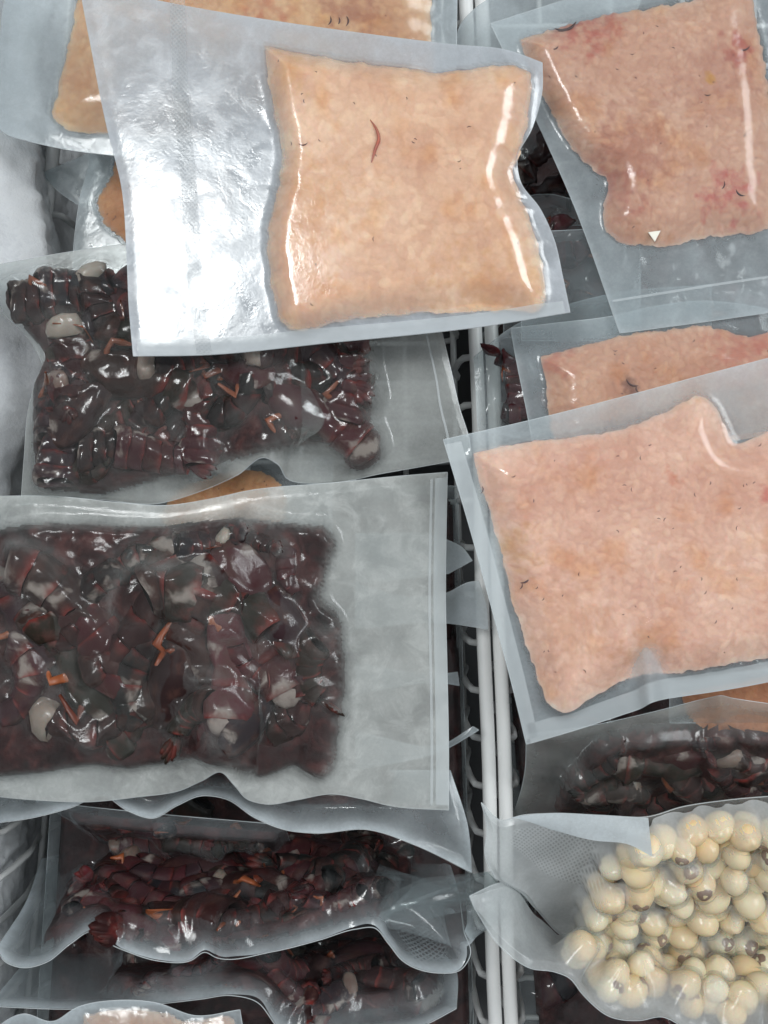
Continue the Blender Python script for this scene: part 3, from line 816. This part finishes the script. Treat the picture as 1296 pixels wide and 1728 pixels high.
bag('gap3', 'clear empty film end with a straight edge over dark tails', quad(-52, (880, 392), (1080, 383), (1080, 575), (880, 575)), None, haze=.14, frost=.05)
bag('corner_up', 'hazy film end curving at the top centre gap', edges(-60, [(842, -12), (1100, -45)], [(1100, -45), (1000, 200)], [(771, 110), (1000, 200)], [(842, -12), (800, 16), (777, 42), (771, 110)]), None, haze=.42, frost=.2)

# filler bags added deep in the baskets to keep the gaps dark
for lab, key, q, sd in (('shadowed crayfish bag lying deep in the left basket', 'deep_left', [(120, 820), (772, 820), (800, 1760), (60, 1760)], 81),
                        ('shadowed crayfish bag lying deep in the right basket', 'deep_right', [(815, 850), (1330, 850), (1330, 1760), (885, 1760)], 83),
                        ('shadowed crayfish bag deep under the upper right pink bags', 'deep_up', [(790, 120), (1330, 120), (1330, 760), (800, 760)], 85)):
    e = quad(-165 if key == 'deep_up' else -128, *q); sh = Sheet(*e); pl = [(q[0][0]+25, q[0][1]+25), (q[1][0]-10, q[1][1]+25), (q[2][0]-10, q[2][1]-20), (q[3][0]+25, q[3][1]-20)]
    acc = fill_tails(sh, pl, 'crayfish tail in the ' + {'deep_left': 'shadowed bag deep in the left basket', 'deep_right': 'shadowed bag deep in the right basket', 'deep_up': 'shadowed bag deep under the upper right'}[key], CG + lab, sd, .045, ((.0085, 1.0, 1),), 14)
    ice = juice(sh, pl, .008, acc, sd)
    bag(key, lab, e, acc, ice=ice, haze=.12, contact=.03, sheet=sh, frost=.1)

# left gap
bag('left_film', 'small dusky film corner beside the frosted wall wire', edges(-80, [(70, 292), (110, 276), (158, 256), (330, 200)], [(330, 200), (340, 420)], [(130, 345), (340, 420)], [(70, 292), (98, 322), (130, 345)]), None, haze=.30, frost=.2)
e = edges(-66, [(153, 240), (420, 240)], [(420, 240), (420, 520)], [(120, 520), (420, 520)], [(153, 240), (150, 275), (136, 330), (127, 390), (120, 520)])
sh = Sheet(*e)
_, pol, _ = block('orange block half hidden beneath the silvery bag at left', sh, [(200, 245), (192, 290), (165, 348), (172, 368), (204, 402), (262, 432), (380, 425), (392, 300), (390, 250)], .016, ORANGE, seed=11)
bag('left_orange', 'bag with orange block showing in the gap beside the frosted wall', e, pol, haze=.34, contact=.05, sheet=sh)

# top left bag
e = edges(-26, [(28, -70), (772, -70)], [(772, -70), (771, 20), (770, 80), (768, 255)], [(-8, 212), (10, 226), (45, 237), (100, 250), (196, 263), (420, 280), (768, 255)], [(28, -70), (8, 0), (-2, 110), (-8, 212)])
sh = Sheet(*e)
_, pol, _ = block('peach block in the top left bag, mostly under the silvery bag', sh, [(140, -60), (128, 20), (112, 90), (97, 165), (91, 200), (108, 216), (190, 226), (400, 236), (620, 232), (715, 200), (728, 60), (720, -60)], .017, (.66, .40, .24), blotches=[(455, 15, 30, (.5, .12, .06), .7), (590, 30, 45, (.35, .12, .09), .7)], seed=12, specks=[(560, 44, 16, 1.3, DARKBIT), (574, 46, 16, 1.4, DARKBIT), (588, 46, 18, 1.5, DARKBIT)])
bag('top_left', 'cloudy bag in the top left corner, tucked under the silvery bag', e, pol, haze=.46, contact=.06, steep=1.6, width=.014, sheet=sh, seed=4)

# upper right dull pink bag
e = edges(-32, [(828, 40), (960, -2), (1100, -45), (1350, -90)], [(1350, -90), (1350, 520)], [(1046, 562), (1180, 542), (1350, 515)], [(828, 40), (900, 192), (968, 345), (1046, 562)])
sh = Sheet(*e)
_, pol, tat = block('dull pink block with red patches in the upper right bag', sh, [(876, 68), (1000, 32), (1150, 6), (1262, -14), (1278, 50), (1288, 100), (1302, 250), (1294, 385), (1200, 400), (1100, 416), (1040, 406), (1022, 390), (1018, 350), (1026, 308), (1000, 286), (962, 246), (930, 190), (900, 130)], .019, DULL,
    blotches=[(1000, 50, 40, (.45, .09, .07), .75), (960, 60, 30, (.45, .1, .08), .6), (1240, 92, 24, (.42, .05, .05), .9), (1065, 260, 60, (.40, .14, .09), .7), (1225, 335, 34, (.5, .09, .09), .85), (1040, 335, 35, (.45, .15, .12), .6), (1210, 130, 55, (.42, .17, .12), .5), (1190, 143, 9, (.6, .3, .05), .9)],
    seed=13, left_round=36., grain=1.25, specks=[(1252, 92, 20, .3, DARKBIT), (935, 92, 14, .5, DARKBIT), (955, 55, 40, .3, DARKBIT), (1216, 320, 16, 1.2, DARKBIT), (1240, 335, 20, -.6, DARKBIT), (1062, 102, 7, 0, DARKBIT), (1187, 170, 12, 0, DARKBIT)])
bag('dull', 'dull grey bag holding a pink block in the upper right corner', e, pol, haze=.34, contact=.06, steep=1.6, width=.014, sheet=sh, seed=6, frost=.3, seals=[('B', .018, .002)])
# chip of paper on it
p = np.array(tat(1100, 402)); q = .0022
V = [(-.0032, .0018, q), (.0034, .0026, q+.0004), (.0002, -.0034, q+.0006), (-.0032, .0018, q-.0008), (.0034, .0026, q-.0004), (.0002, -.0034, q-.0002)]
t = thing('paper_chip', 'tiny white triangular chip on the dull pink bag', 'chip', p, None, make_mesh('paper_chip', V, [(0, 1, 2), (5, 4, 3), (0, 3, 4, 1), (1, 4, 5, 2), (2, 5, 3, 0)], CHIP, False))

# film behind the second right-hand pink bag, and that bag
e = edges(-58, [(800, 602), (868, 550), (940, 520), (1022, 498), (1200, 480)], [(1200, 480), (1200, 760)], [(806, 725), (1000, 760), (1200, 760)], [(800, 602), (803, 660), (806, 725)])
sh = Sheet(*e); acc = ([], [])
for i, (x, y, a) in enumerate(((872, 640, 1.9), (905, 690, .4))):
    place_tail(sh, x, y, a, i, .3, .0075, .8, 'dark crayfish tail in the grey film beside the white rim rods', CG + 'grey film beside the rods', acc)
bag('behind14', 'grey bag behind the middle right pink bag, beside the rim rods', e, acc, haze=.20, contact=.05, sheet=sh, frost=.15)
e = edges(-36, [(862, 554), (940, 545), (1030, 534), (1100, 518), (1190, 508), (1260, 515), (1350, 535)], [(1350, 535), (1350, 720)], [(905, 780), (1350, 720)], [(862, 554), (868, 590), (888, 690), (905, 780)])
sh = Sheet(*e)
_, pol, _ = block('pink block peeking out above the large right pink bag', sh, [(910, 602), (960, 590), (1050, 567), (1130, 556), (1195, 551), (1235, 562), (1265, 568), (1300, 560), (1335, 556), (1335, 700), (1100, 750), (940, 755), (925, 690), (921, 650)], .018, (.66, .38, .265), blotches=[(935, 610, 26, (.5, .12, .08), .7), (1240, 600, 40, (.5, .14, .1), .7), (1290, 575, 26, (.5, .12, .09), .6), (1060, 655, 16, (.12, .04, .04), .8)], seed=14, grain=1.1, specks=[(1060, 652, 24, -.5, DARKBIT), (1068, 660, 14, -1.2, DARKBIT)])
bag('mid_right', 'clear bag with a pink block, partly under the large right bag', e, pol, haze=.25, contact=.07, steep=1.6, width=.014, sheet=sh, seed=8, frost=.2)

# sliver of an orange block between the two crayfish bags on the left
e = quad(-55, (230, 760), (560, 770), (560, 930), (230, 930)); sh = Sheet(*e)
_, pol, _ = block('orange block glimpsed between the two large crayfish bags', sh, [(270, 870), (300, 830), (360, 805), (450, 800), (480, 830), (470, 900), (300, 910)], .015, ORANGE, seed=15)
bag('sliver', 'bag with an orange sliver between the two large crayfish bags', e, pol, haze=.3, contact=.05, sheet=sh)

# film corners poking out from under the large crayfish bag towards the rods
for k, (lab, z, ed) in enumerate((
    ('rounded dusky film corner nearest the large right pink bag, by the rods', -62, ([(600, 900), (757, 912), (780, 924), (797, 946)], [(797, 946), (757, 968)], [(600, 985), (757, 968)], [(600, 900), (600, 985)])),
    ('broad pale film corner lying across both rim rods', -62, ([(600, 985), (700, 1008), (755, 1000), (790, 983), (808, 980)], [(808, 980), (820, 1020), (824, 1062)], [(600, 1060), (757, 1052), (824, 1062)], [(600, 985), (600, 1060)])),
    ('smallest film corner, below the broad pale one by the rods', -70, ([(600, 1120), (757, 1136), (772, 1134)], [(772, 1134), (775, 1157)], [(600, 1170), (757, 1154), (775, 1157)], [(600, 1120), (600, 1170)])),
    ('pointed film corner touching the left rim rod', -62, ([(600, 1235), (757, 1252), (780, 1238), (798, 1226)], [(798, 1226), (808, 1232)], [(600, 1300), (757, 1262), (808, 1232)], [(600, 1235), (600, 1300)])))):
    bag('poke%d' % k, lab, edges(z, *ed), None, haze=.5, frost=.15, group='film corners poking out towards the rim rods', ripple=.0006, seed=20+k)

# upper left crayfish bag
e = edges(-30, [(-10, 448), (100, 428), (215, 412), (400, 405), (600, 470), (746, 562)], [(746, 562), (760, 620), (776, 690), (792, 742), (796, 772)],
    [(35, 852), (150, 842), (270, 849), (330, 832), (400, 802, -26), (450, 773, -18), (468, 783, -20), (485, 808, -28), (540, 816, -30), (650, 798), (796, 772)],
    [(-10, 448), (0, 515), (58, 585), (72, 620), (56, 660), (48, 692), (41, 770), (35, 852)])
sh = Sheet(*e); acc = ([], [])
poly4 = [(15, 487), (70, 472), (220, 470), (560, 490), (605, 590), (628, 690), (612, 742), (560, 745), (480, 752), (420, 768), (350, 786), (300, 798), (170, 832), (75, 822), (62, 760), (62, 640), (85, 600), (45, 552), (17, 520)]
TONES = [0, .03, .06, .4, .43, .8, .83, .22, .62]
lab, grp = 'blackish crayfish tail in the upper left crayfish bag', CG + 'upper left crayfish bag'
for (x, y, a, v, roll, z, s) in [
    (92, 512, .15, 3, 1.5, .009, 1.0), (145, 490, .1, 1, 1.4, .008, .95), (175, 545, -1.0, 0, 0, .010, .95), (128, 632, -1.5, 5, 1.57, .011, .9),
    (112, 745, 1.5, 1, 1.57, .010, .95), (160, 695, .8, 13, .2, .012, 1.1), (225, 640, -.3, 11, .3, .012, 1.15), (200, 760, .1, 3, 1.5, .009, 1.0),
    (270, 770, -.2, 1, 1.7, .009, .95), (345, 730, 1.6, 3, 1.57, .010, .95), (300, 650, 1.2, 4, 0, .011, 1.0), (330, 610, .2, 0, 1.5, .009, 1.0),
    (410, 620, 2.6, 14, .3, .010, 1.1), (420, 700, .4, 2, 0, .010, 1.0), (505, 640, .2, 1, 1.5, .009, 1.0), (520, 700, -.5, 12, -.3, .012, 1.15),
    (590, 660, 1.4, 3, 1.57, .010, 1.0), (570, 720, .2, 4, 0, .009, 1.0), (480, 590, .1, 3, 1.5, .009, 1.0), (255, 560, .6, 2, 0, .010, 1.0), (550, 610, -.8, 1, 1.5, .009, .95),
    (390, 560, .4, 5, 0, .009, 1), (160, 795, .3, 0, 0, .008, .8), (104, 690, 1.4, 5, 1.57, .008, .8), (330, 540, 1, 1, 0, .009, 1)]:
    place_tail(sh, x, y, a, v, roll, z, s, lab, grp, acc)
a2 = fill_tails(sh, poly4, lab, grp, 31, .026, ((.0058, .85, 1.0),), 20)
o = len(acc[0]); acc[0].extend(a2[0]); acc[1].extend([tuple(o+i for i in f) for f in a2[1]])
ice = juice(sh, poly4, .0075, acc, 2)
bag('cray_up', 'clear wrinkled bag of blackish crayfish tails beneath the silvery bag', e, acc, ice=ice, haze=.45, contact=.01, lift_film=.0017, width=.010, clear=.03, sheet=sh, frost=.2, film=FILM_IVORY, seed=3, seals=[('R', .012, .0015)])

TONES = [0, .1, .2, .25, .42, .22, .6, .65, .8, .95]
# large crayfish bag, middle left
e = edges(-24, [(-45, 838), (100, 838), (200, 848), (280, 853), (350, 843), (420, 828), (560, 815), (680, 803), (755, 797)],
    [(755, 797), (753, 900), (752, 1000), (755, 1150), (757, 1260), (757, 1367)],
    [(-45, 1340), (60, 1350), (150, 1353), (230, 1345), (300, 1335), (340, 1318, -18), (375, 1304, -10), (396, 1326, -14), (420, 1350, -22), (450, 1357), (500, 1350), (560, 1340, -20), (610, 1348), (660, 1360), (757, 1367)],
    [(-45, 838), (-45, 1340)])
sh = Sheet(*e)
poly6 = [(-35, 905), (30, 890), (100, 884), (250, 890), (420, 876), (470, 884), (552, 890), (568, 920), (550, 960), (540, 1010), (572, 1044), (580, 1150), (572, 1200), (560, 1296), (545, 1312), (500, 1284), (440, 1308), (380, 1292), (330, 1274), (220, 1292), (150, 1284), (80, 1298), (0, 1306), (-35, 1295)]
acc = fill_tails(sh, poly6, 'maroon crayfish tail in the large frosty middle left bag', CG + 'large frosty bag', 17, .0195, ((.0085, 1.0, 1.0),), 95, size=1.6)
ice = juice(sh, poly6, .0095, acc, 3)
bag('cray_main', 'large frosty bag of maroon crayfish tails at middle left', e, acc, ice=ice, haze=.58, contact=.012, lift_film=.0017, width=.010, clear=.03, sheet=sh, frost=1.1, film=FILM_FROSTY, seed=5, seals=[('R', .0092, .0012), ('R', .0004, .009)])

# bags standing in the lower left
e = edges(-60, [(-35, 1300, -70), (760, 1300, -70)], [(760, 1300, -70), (790, 1400, -60), (796, 1473, -48)],
    [(-35, 1392, -42), (60, 1379, -38), (120, 1363, -36), (175, 1343, -32), (215, 1368, -36), (255, 1381, -38), (300, 1359, -33), (340, 1343, -30), (380, 1348, -32), (430, 1380, -36), (480, 1400, -40), (530, 1406, -42), (620, 1400, -42), (700, 1426, -45), (796, 1473, -48)],
    [(-35, 1300, -70), (-35, 1392, -42)])
sh = Sheet(*e)
poly7 = [(180, 1300), (660, 1300), (655, 1362), (480, 1360), (400, 1332), (330, 1330), (255, 1356), (200, 1338)]
acc = fill_tails(sh, poly7, 'reddish crayfish tail showing under the wavy edge of the large bag', CG + 'wavy edged bag', 41, .018, ((.006, .75, 1),), 30)
ice = juice(sh, poly7, .006, acc, 5)
bag('wavy', 'bag with a long wavy hazy edge just below the large frosty bag', e, acc, ice=ice, haze=.2, contact=.06, lift_film=.0017, clear=.03, sheet=sh, frost=.2, seed=7, edge_haze=.8, edge_width=.007)
e = edges(-60, [(60, 1352, -62), (250, 1372, -62), (480, 1392, -64)], [(480, 1392, -64), (500, 1450, -150)], [(170, 1415, -150), (300, 1436, -150), (500, 1450, -150)], [(60, 1352, -62), (120, 1385, -110), (170, 1415, -150)])
sh = Sheet(*e)
poly7b = [(120, 1362), (300, 1382), (470, 1396), (480, 1445), (280, 1428), (180, 1408)]
acc = fill_tails(sh, poly7b, 'crayfish tail in the shaded bag leaning below the wavy edge', CG + 'shaded leaning bag', 43, .020, ((.007, .85, 1),), 30)
ice = juice(sh, poly7b, .007, acc, 5)
bag('lean', 'shaded bag of tails leaning down below the wavy film edge', e, acc, ice=ice, haze=.2, contact=.05, lift_film=.0017, clear=.03, sheet=sh, frost=.1)

e = edges(-60, [(70, 1450, -150), (180, 1425, -150), (300, 1405, -150), (600, 1400, -150), (750, 1430, -145)], [(750, 1430, -145), (772, 1500, -90), (783, 1572, -32)],
    [(-6, 1600, -26), (8, 1622, -23), (40, 1633, -21), (80, 1623, -21), (120, 1592, -23), (155, 1572, -25), (180, 1590, -25), (215, 1606, -23), (270, 1622, -21), (322, 1621, -21), (345, 1607, -26), (365, 1616, -23), (460, 1606, -21), (540, 1586, -21), (600, 1568, -21), (632, 1566, -22), (655, 1592, -23), (680, 1622, -22), (740, 1642, -21), (778, 1636, -23), (794, 1610, -26), (783, 1572, -32)],
    [(70, 1450, -150), (40, 1530, -80), (-6, 1600, -26)])
sh = Sheet(*e)
poly8 = [(74, 1606), (112, 1530), (200, 1445), (300, 1420), (600, 1412), (690, 1440), (690, 1510), (640, 1552), (600, 1556), (500, 1582), (380, 1596), (300, 1603), (215, 1590), (155, 1560), (110, 1588)]
acc = fill_tails(sh, poly8, 'dark crayfish tail in the upright lower left bag with curled edge', CG + 'upright lower left bag', 47, .0165, ((.0085, 1.0, 1),), 85, flow=0, size=1.25, margin=.035, side=.011)
ice = juice(sh, poly8, .009, acc, 5)
bag('upright', 'upright lower left bag with curled pale edge and net-embossed end', e, acc, ice=ice, haze=.10, contact=.01, lift_film=.0017, width=.010, clear=.03, sheet=sh, frost=.1, seed=9, edge_haze=.85, edge_width=.006, emb=[(640, 1545), (720, 1520), (760, 1620), (700, 1625)])

e = edges(-60, [(60, 1600, -140), (300, 1596, -140), (740, 1600, -140)], [(740, 1600, -140), (772, 1648, -70), (770, 1702, -32)],
    [(-20, 1698, -36), (120, 1703, -34), (250, 1696, -32), (340, 1686, -30), (390, 1680, -28), (435, 1692, -27), (462, 1726, -26), (480, 1750, -26), (600, 1752, -26), (716, 1730, -28), (770, 1702, -32)],
    [(60, 1600, -140), (20, 1650, -80), (-20, 1698, -36)])
sh = Sheet(*e)
poly9 = [(180, 1680), (210, 1640), (300, 1620), (440, 1608), (620, 1603), (735, 1640), (740, 1684), (640, 1712), (480, 1722), (425, 1684), (380, 1670), (240, 1684)]
acc = fill_tails(sh, poly9, 'crayfish tail in the lowest upright bag along the bottom edge', CG + 'lowest upright bag', 53, .0185, ((.0085, 1.0, 1),), 60, flow=.3, size=1.25, margin=.035, side=.011)
ice = juice(sh, poly9, .009, acc, 5)
bag('lowest', 'lowest upright crayfish bag, grey film sagging along the bottom edge', e, acc, ice=ice, haze=.15, contact=.03, lift_film=.0017, width=.010, clear=.03, sheet=sh, frost=.1, seed=10, edge_haze=.7, edge_width=.006)

e = edges(-16, [(-20, 1742), (40, 1711), (88, 1724), (130, 1700), (200, 1688), (262, 1692), (330, 1714), (405, 1704)], [(405, 1704), (420, 1800)], [(-20, 1800), (420, 1800)], [(-20, 1742), (-20, 1800)])
sh = Sheet(*e)
_, pol, _ = block('pale pinkish block in the crumpled bag at the bottom edge', sh, [(140, 1712), (200, 1703), (260, 1704), (320, 1722), (392, 1716), (400, 1790), (150, 1790)], .012, (.52, .36, .28), seed=16)
bag('crumple', 'crumpled shiny film over a pale block at the bottom left', e, pol, haze=.4, contact=.15, sheet=sh, ripple=.0022, seed=12)

# right-hand lower bags
e = edges(-40, [(1130, 1150), (1360, 1120)], [(1360, 1120), (1360, 1220)], [(1130, 1220), (1360, 1220)], [(1130, 1150), (1130, 1220)])
sh = Sheet(*e)
_, pol, _ = block('brownish orange block sliver under the large right pink bag', sh, [(1150, 1168), (1250, 1150), (1340, 1140), (1345, 1205), (1160, 1205)], .012, (.42, .17, .08), seed=18, bits=4)
bag('sliver2', 'bag with a brown-orange sliver under the large right pink bag', e, pol, haze=.2, contact=.04, sheet=sh, frost=.1)
e = edges(-30, [(888, 1240, -32), (1000, 1224, -30), (1100, 1202, -27), (1195, 1178, -24), (1215, 1174, -18), (1235, 1178, -24), (1360, 1196, -26)], [(1360, 1196, -26), (1360, 1405, -118)], [(856, 1398, -115), (1000, 1402, -118), (1360, 1405, -118)], [(888, 1240, -32), (886, 1300, -62), (876, 1345, -88), (856, 1398, -115)])
sh = Sheet(*e)
poly16 = [(958, 1300), (1000, 1246), (1060, 1228), (1200, 1220), (1340, 1228), (1340, 1392), (955, 1392), (935, 1350)]
acc = fill_tails(sh, poly16, 'dark crayfish tail in the shaded bag above the pale seeds', CG + 'shaded bag above the seeds', 61, .0185, ((.0085, 1.0, 1),), 60)
ice = juice(sh, poly16, .009, acc, 5)
bag('shade_right', 'smoky bag of dark crayfish tails between pink bag and seeds', e, acc, ice=ice, haze=.2, contact=.05, film=FILM_FROSTY, lift_film=.0017, width=.010, clear=.03, sheet=sh, frost=.1, seed=13, edge_haze=.3, edge_width=.009)

e = edges(-20, [(812, 1354, -16), (845, 1384, -13), (880, 1376, -11), (930, 1373, -9), (1010, 1376, -9), (1095, 1378, -10), (1150, 1362, -14), (1230, 1350, -16), (1360, 1340, -16)],
    [(1360, 1340, -16), (1360, 1610, -98)], [(835, 1482, -20), (870, 1500, -30), (905, 1535, -55), (960, 1586, -82), (1100, 1612, -96), (1360, 1610, -98)], [(812, 1354, -16), (822, 1398, -15), (818, 1440, -15), (835, 1482, -20)])
sh = Sheet(*e, du=.0011)
acc = fill_seeds(sh, [(1015, 1440), (1045, 1402), (1100, 1385), (1200, 1368), (1345, 1360), (1345, 1600), (1200, 1600), (1060, 1582), (996, 1568), (992, 1520)], 'round cream seed in the bag with the folded white flap', 'peeled seeds in the bag with the folded flap', 71, ((.0085, .0138), (.0160, .0155)))
bt = bag('seeds_up', 'bag of cream seeds with a folded white flap and bunched end', e, acc, haze=.58, contact=.02, film=FILM_SOFT, lift_film=.0026, clear=.02, crease=.0002, sheet=sh, frost=.1, seed=14, width=.006, emb=[(868, 1395), (920, 1385), (1000, 1410), (1015, 1450), (985, 1490), (920, 1470), (860, 1420)])
# folded flap
fl = Sheet(*edges(6, [(862, 1379, 6), (930, 1372, 10), (1010, 1375, 14), (1094, 1380, 16)], [(1094, 1380, 16), (1097, 1410, 16), (1101, 1446, 12)], [(930, 1400, 8), (1000, 1418, 12), (1060, 1425, 14), (1101, 1446, 12)], [(862, 1379, 6), (890, 1386, 7), (930, 1400, 8)]))
n = fl.nu*fl.nv; c = BAGS['seeds_up'][4]
V = (fl.P-c).reshape(-1, 3)
link('folded_flap', make_mesh('folded_flap', V, grid_faces(fl.nu, fl.nv), FILM, True, {'haze': np.full(n, .8), 'frost': np.full(n, .2), 'emb': np.zeros(n), 'uvm': np.zeros((n, 3))}), bt)

e = edges(-20, [(792, 1512, -18), (842, 1490, -26), (900, 1545, -60), (960, 1590, -90), (1100, 1600, -106), (1360, 1598, -108)],
    [(1360, 1598, -108), (1360, 1775, -14)], [(800, 1532, -18), (845, 1598, -16), (895, 1634, -14), (935, 1640, -14), (960, 1650, -14), (985, 1680, -13), (1030, 1716, -13), (1080, 1722, -13), (1115, 1716, -13), (1165, 1740, -13), (1360, 1775, -14)],
    [(792, 1512, -18), (800, 1532, -18)])
sh = Sheet(*e, du=.0011)
acc = fill_seeds(sh, [(945, 1630), (965, 1598), (1050, 1600), (1200, 1606), (1345, 1612), (1345, 1750), (1170, 1726), (1110, 1692), (1060, 1700), (1015, 1690), (990, 1640)], 'round cream seed in the lowest right bag with wavy edge', 'peeled seeds in the lowest right bag', 73, ((.0085, .0138), (.0160, .0155)))
bag('seeds_low', 'lowest right bag of cream seeds with a wavy translucent edge', e, acc, haze=.5, contact=.02, film=FILM_SOFT, lift_film=.0026, clear=.02, crease=.0002, sheet=sh, frost=.1, seed=15, width=.006)

# large right pink bag
e = edges(0, [(748, 742), (900, 708), (1050, 670), (1180, 635), (1360, 588)], [(1360, 588), (1360, 1138)],
    [(888, 1256, -6), (980, 1229, -5), (1050, 1206, -2), (1082, 1195, 1), (1098, 1186, 6), (1118, 1180, 1), (1150, 1175, -2), (1230, 1163, -3), (1360, 1138)], [(748, 742), (790, 882), (831, 1032), (863, 1152), (888, 1256, -6)])
sh = Sheet(*e)
_, pol, _ = block('large pink block in the big right-hand bag', sh, [(800, 765), (850, 753), (920, 743), (985, 736), (1050, 723), (1120, 697), (1185, 671), (1200, 680), (1222, 715), (1242, 748), (1275, 738), (1345, 700), (1345, 1098), (1230, 1120), (1150, 1134), (1092, 1138), (1050, 1150), (1000, 1175), (945, 1203), (930, 1190), (900, 1120), (870, 1030), (845, 930), (816, 830), (803, 790)], .020, PINK,
    blotches=[(860, 925, 34, (.60, .30, .10), .6), (1130, 805, 12, (.6, .16, .07), .8), (1285, 832, 14, (.6, .12, .1), .85), (985, 800, 22, (.6, .25, .12), .5), (1090, 1085, 34, (.58, .27, .12), .6), (960, 1050, 60, (.6, .29, .16), .5)],
    dents=[(1085, 1112, 30, .004), (1228, 742, 30, .002), (1050, 1075, 34, -.0025)], seed=21, specks=[(816, 828, 14, 1.4, DARKBIT), (886, 980, 20, .6, DARKBIT), (880, 988, 12, 1.3, DARKBIT)], bits=46)
bag('pink_big', 'big clear bag with a large pink block at right', e, pol, haze=.36, contact=.05, steep=1.6, width=.014, sheet=sh, frost=.2, seed=16, seals=[('L', .0004, .0095), ('B', .0004, .013)])

# silvery bag on top
e = edges(6, [(133, -30), (270, 2), (440, 32), (600, 55), (760, 75), (860, 86), (915, 106)],
    [(915, 106), (915, 150), (898, 216), (873, 268), (878, 306), (911, 352), (934, 402), (950, 470), (962, 527)],
    [(225, 601), (345, 599), (560, 578), (750, 559), (800, 553), (962, 527)], [(133, -30), (150, 60), (180, 212), (206, 320), (214, 430), (218, 520), (225, 601)])
sh = Sheet(*e)
_, pol, _ = block('smooth peach block in the silvery topmost bag', sh, [(446, 78), (520, 92), (640, 112), (760, 122), (850, 112), (888, 118), (893, 190), (878, 255), (868, 290), (890, 360), (912, 430), (914, 522), (840, 525), (700, 530), (600, 538), (480, 550), (462, 500), (452, 400), (470, 310), (474, 268), (456, 160)], .020, PEACH,
    blotches=[(480, 130, 40, (.74, .46, .22), .5), (530, 340, 60, (.68, .34, .15), .5), (820, 500, 70, (.68, .34, .13), .5), (640, 250, 16, (.66, .3, .18), .4)],
    dents=[(800, 495, 60, .0025), (880, 300, 40, .002)], seed=22, left_round=36., grain=.6, cell=(14, 8), specks=[(514, 254, 15, .1, DARKBIT)],
    strands=[([(626, 212), (636, 228), (640, 244), (634, 262), (628, 282)], .0009, REDBIT)], bits=20)
bag('silver', 'silvery topmost bag with a smooth peach block and ribbed seam', e, pol, haze=.72, contact=.02, steep=1.6, sheet=sh, frost=.5, film=FILM_SILVER, seed=17, ripple=.0003, seals=[('B', .0004, .009)], width=.014)
t, sh, h, top, c = BAGS['silver']
# ribbed seam strip across the film
pts = catmull([(300, -2), (306, 180), (318, 300), (326, 420), (334, 520), (345, 597)], 90); rows = []; uv = []
for k, (x, y) in enumerate(pts):
    row = []
    for j, dx in enumerate(np.linspace(-13, 13, 9)):
        d = (sh.px[..., 0]-x-dx)**2 + (sh.px[..., 1]-y)**2; i = np.unravel_index(np.argmin(d), d.shape)
        q = at(x+dx, y, 0); q[2] = top[i][2]; s = (CAM_H-q[2])/CAM_H; q[0] *= s; q[1] *= s
        row.append(q + np.array([0, 0, .0006])); uv.append((dx/PXM, y/PXM, 0))
    rows.append(row)
rows = np.array(rows)
zz = rows[..., 2]
for _ in range(4):
    z_ = np.pad(zz, 1, 'edge'); zz = (z_[:-2, 1:-1] + z_[2:, 1:-1] + z_[1:-1, :-2] + z_[1:-1, 2:] + zz)/5
rows[..., 2] = zz + .0003
link('seam_strip', make_mesh('seam_strip', (rows-c).reshape(-1, 3), grid_faces(9, 90), RIBBED, True, {'uvm': np.array(uv)}), t)

# ------------------------------------------------------------------ labels: colour and place inside its bag
byg = {}
for r_ in REG: byg.setdefault(r_[4], []).append(r_)
for rows_ in byg.values():
    px_ = np.array([to_px(np.array(r_[0].matrix_world.translation)) for r_ in rows_]); lo_, hi_ = px_.min(0), px_.max(0)+1e-6
    for (o_, kind_, rest_, tone_, g_), p_ in zip(rows_, px_):
        f_ = (p_-lo_)/(hi_-lo_)
        v_ = ('upper', 'middle', 'lower')[min(2, int(f_[1]*3))]; h_ = ('far left', 'inner left', 'inner right', 'far right')[min(3, int(f_[0]*4))]
        c_ = '' if tone_ is None else ('black ', 'maroon ', 'olive-black ', 'wine-red ', 'grey-black ', 'crimson ')[int(np.clip(np.searchsorted((.1, .32, .5, .7, .9), tone_), 0, 5))]
        o_['label'] = c_ + kind_ + ', ' + v_ + ' ' + h_ + ',' + rest_
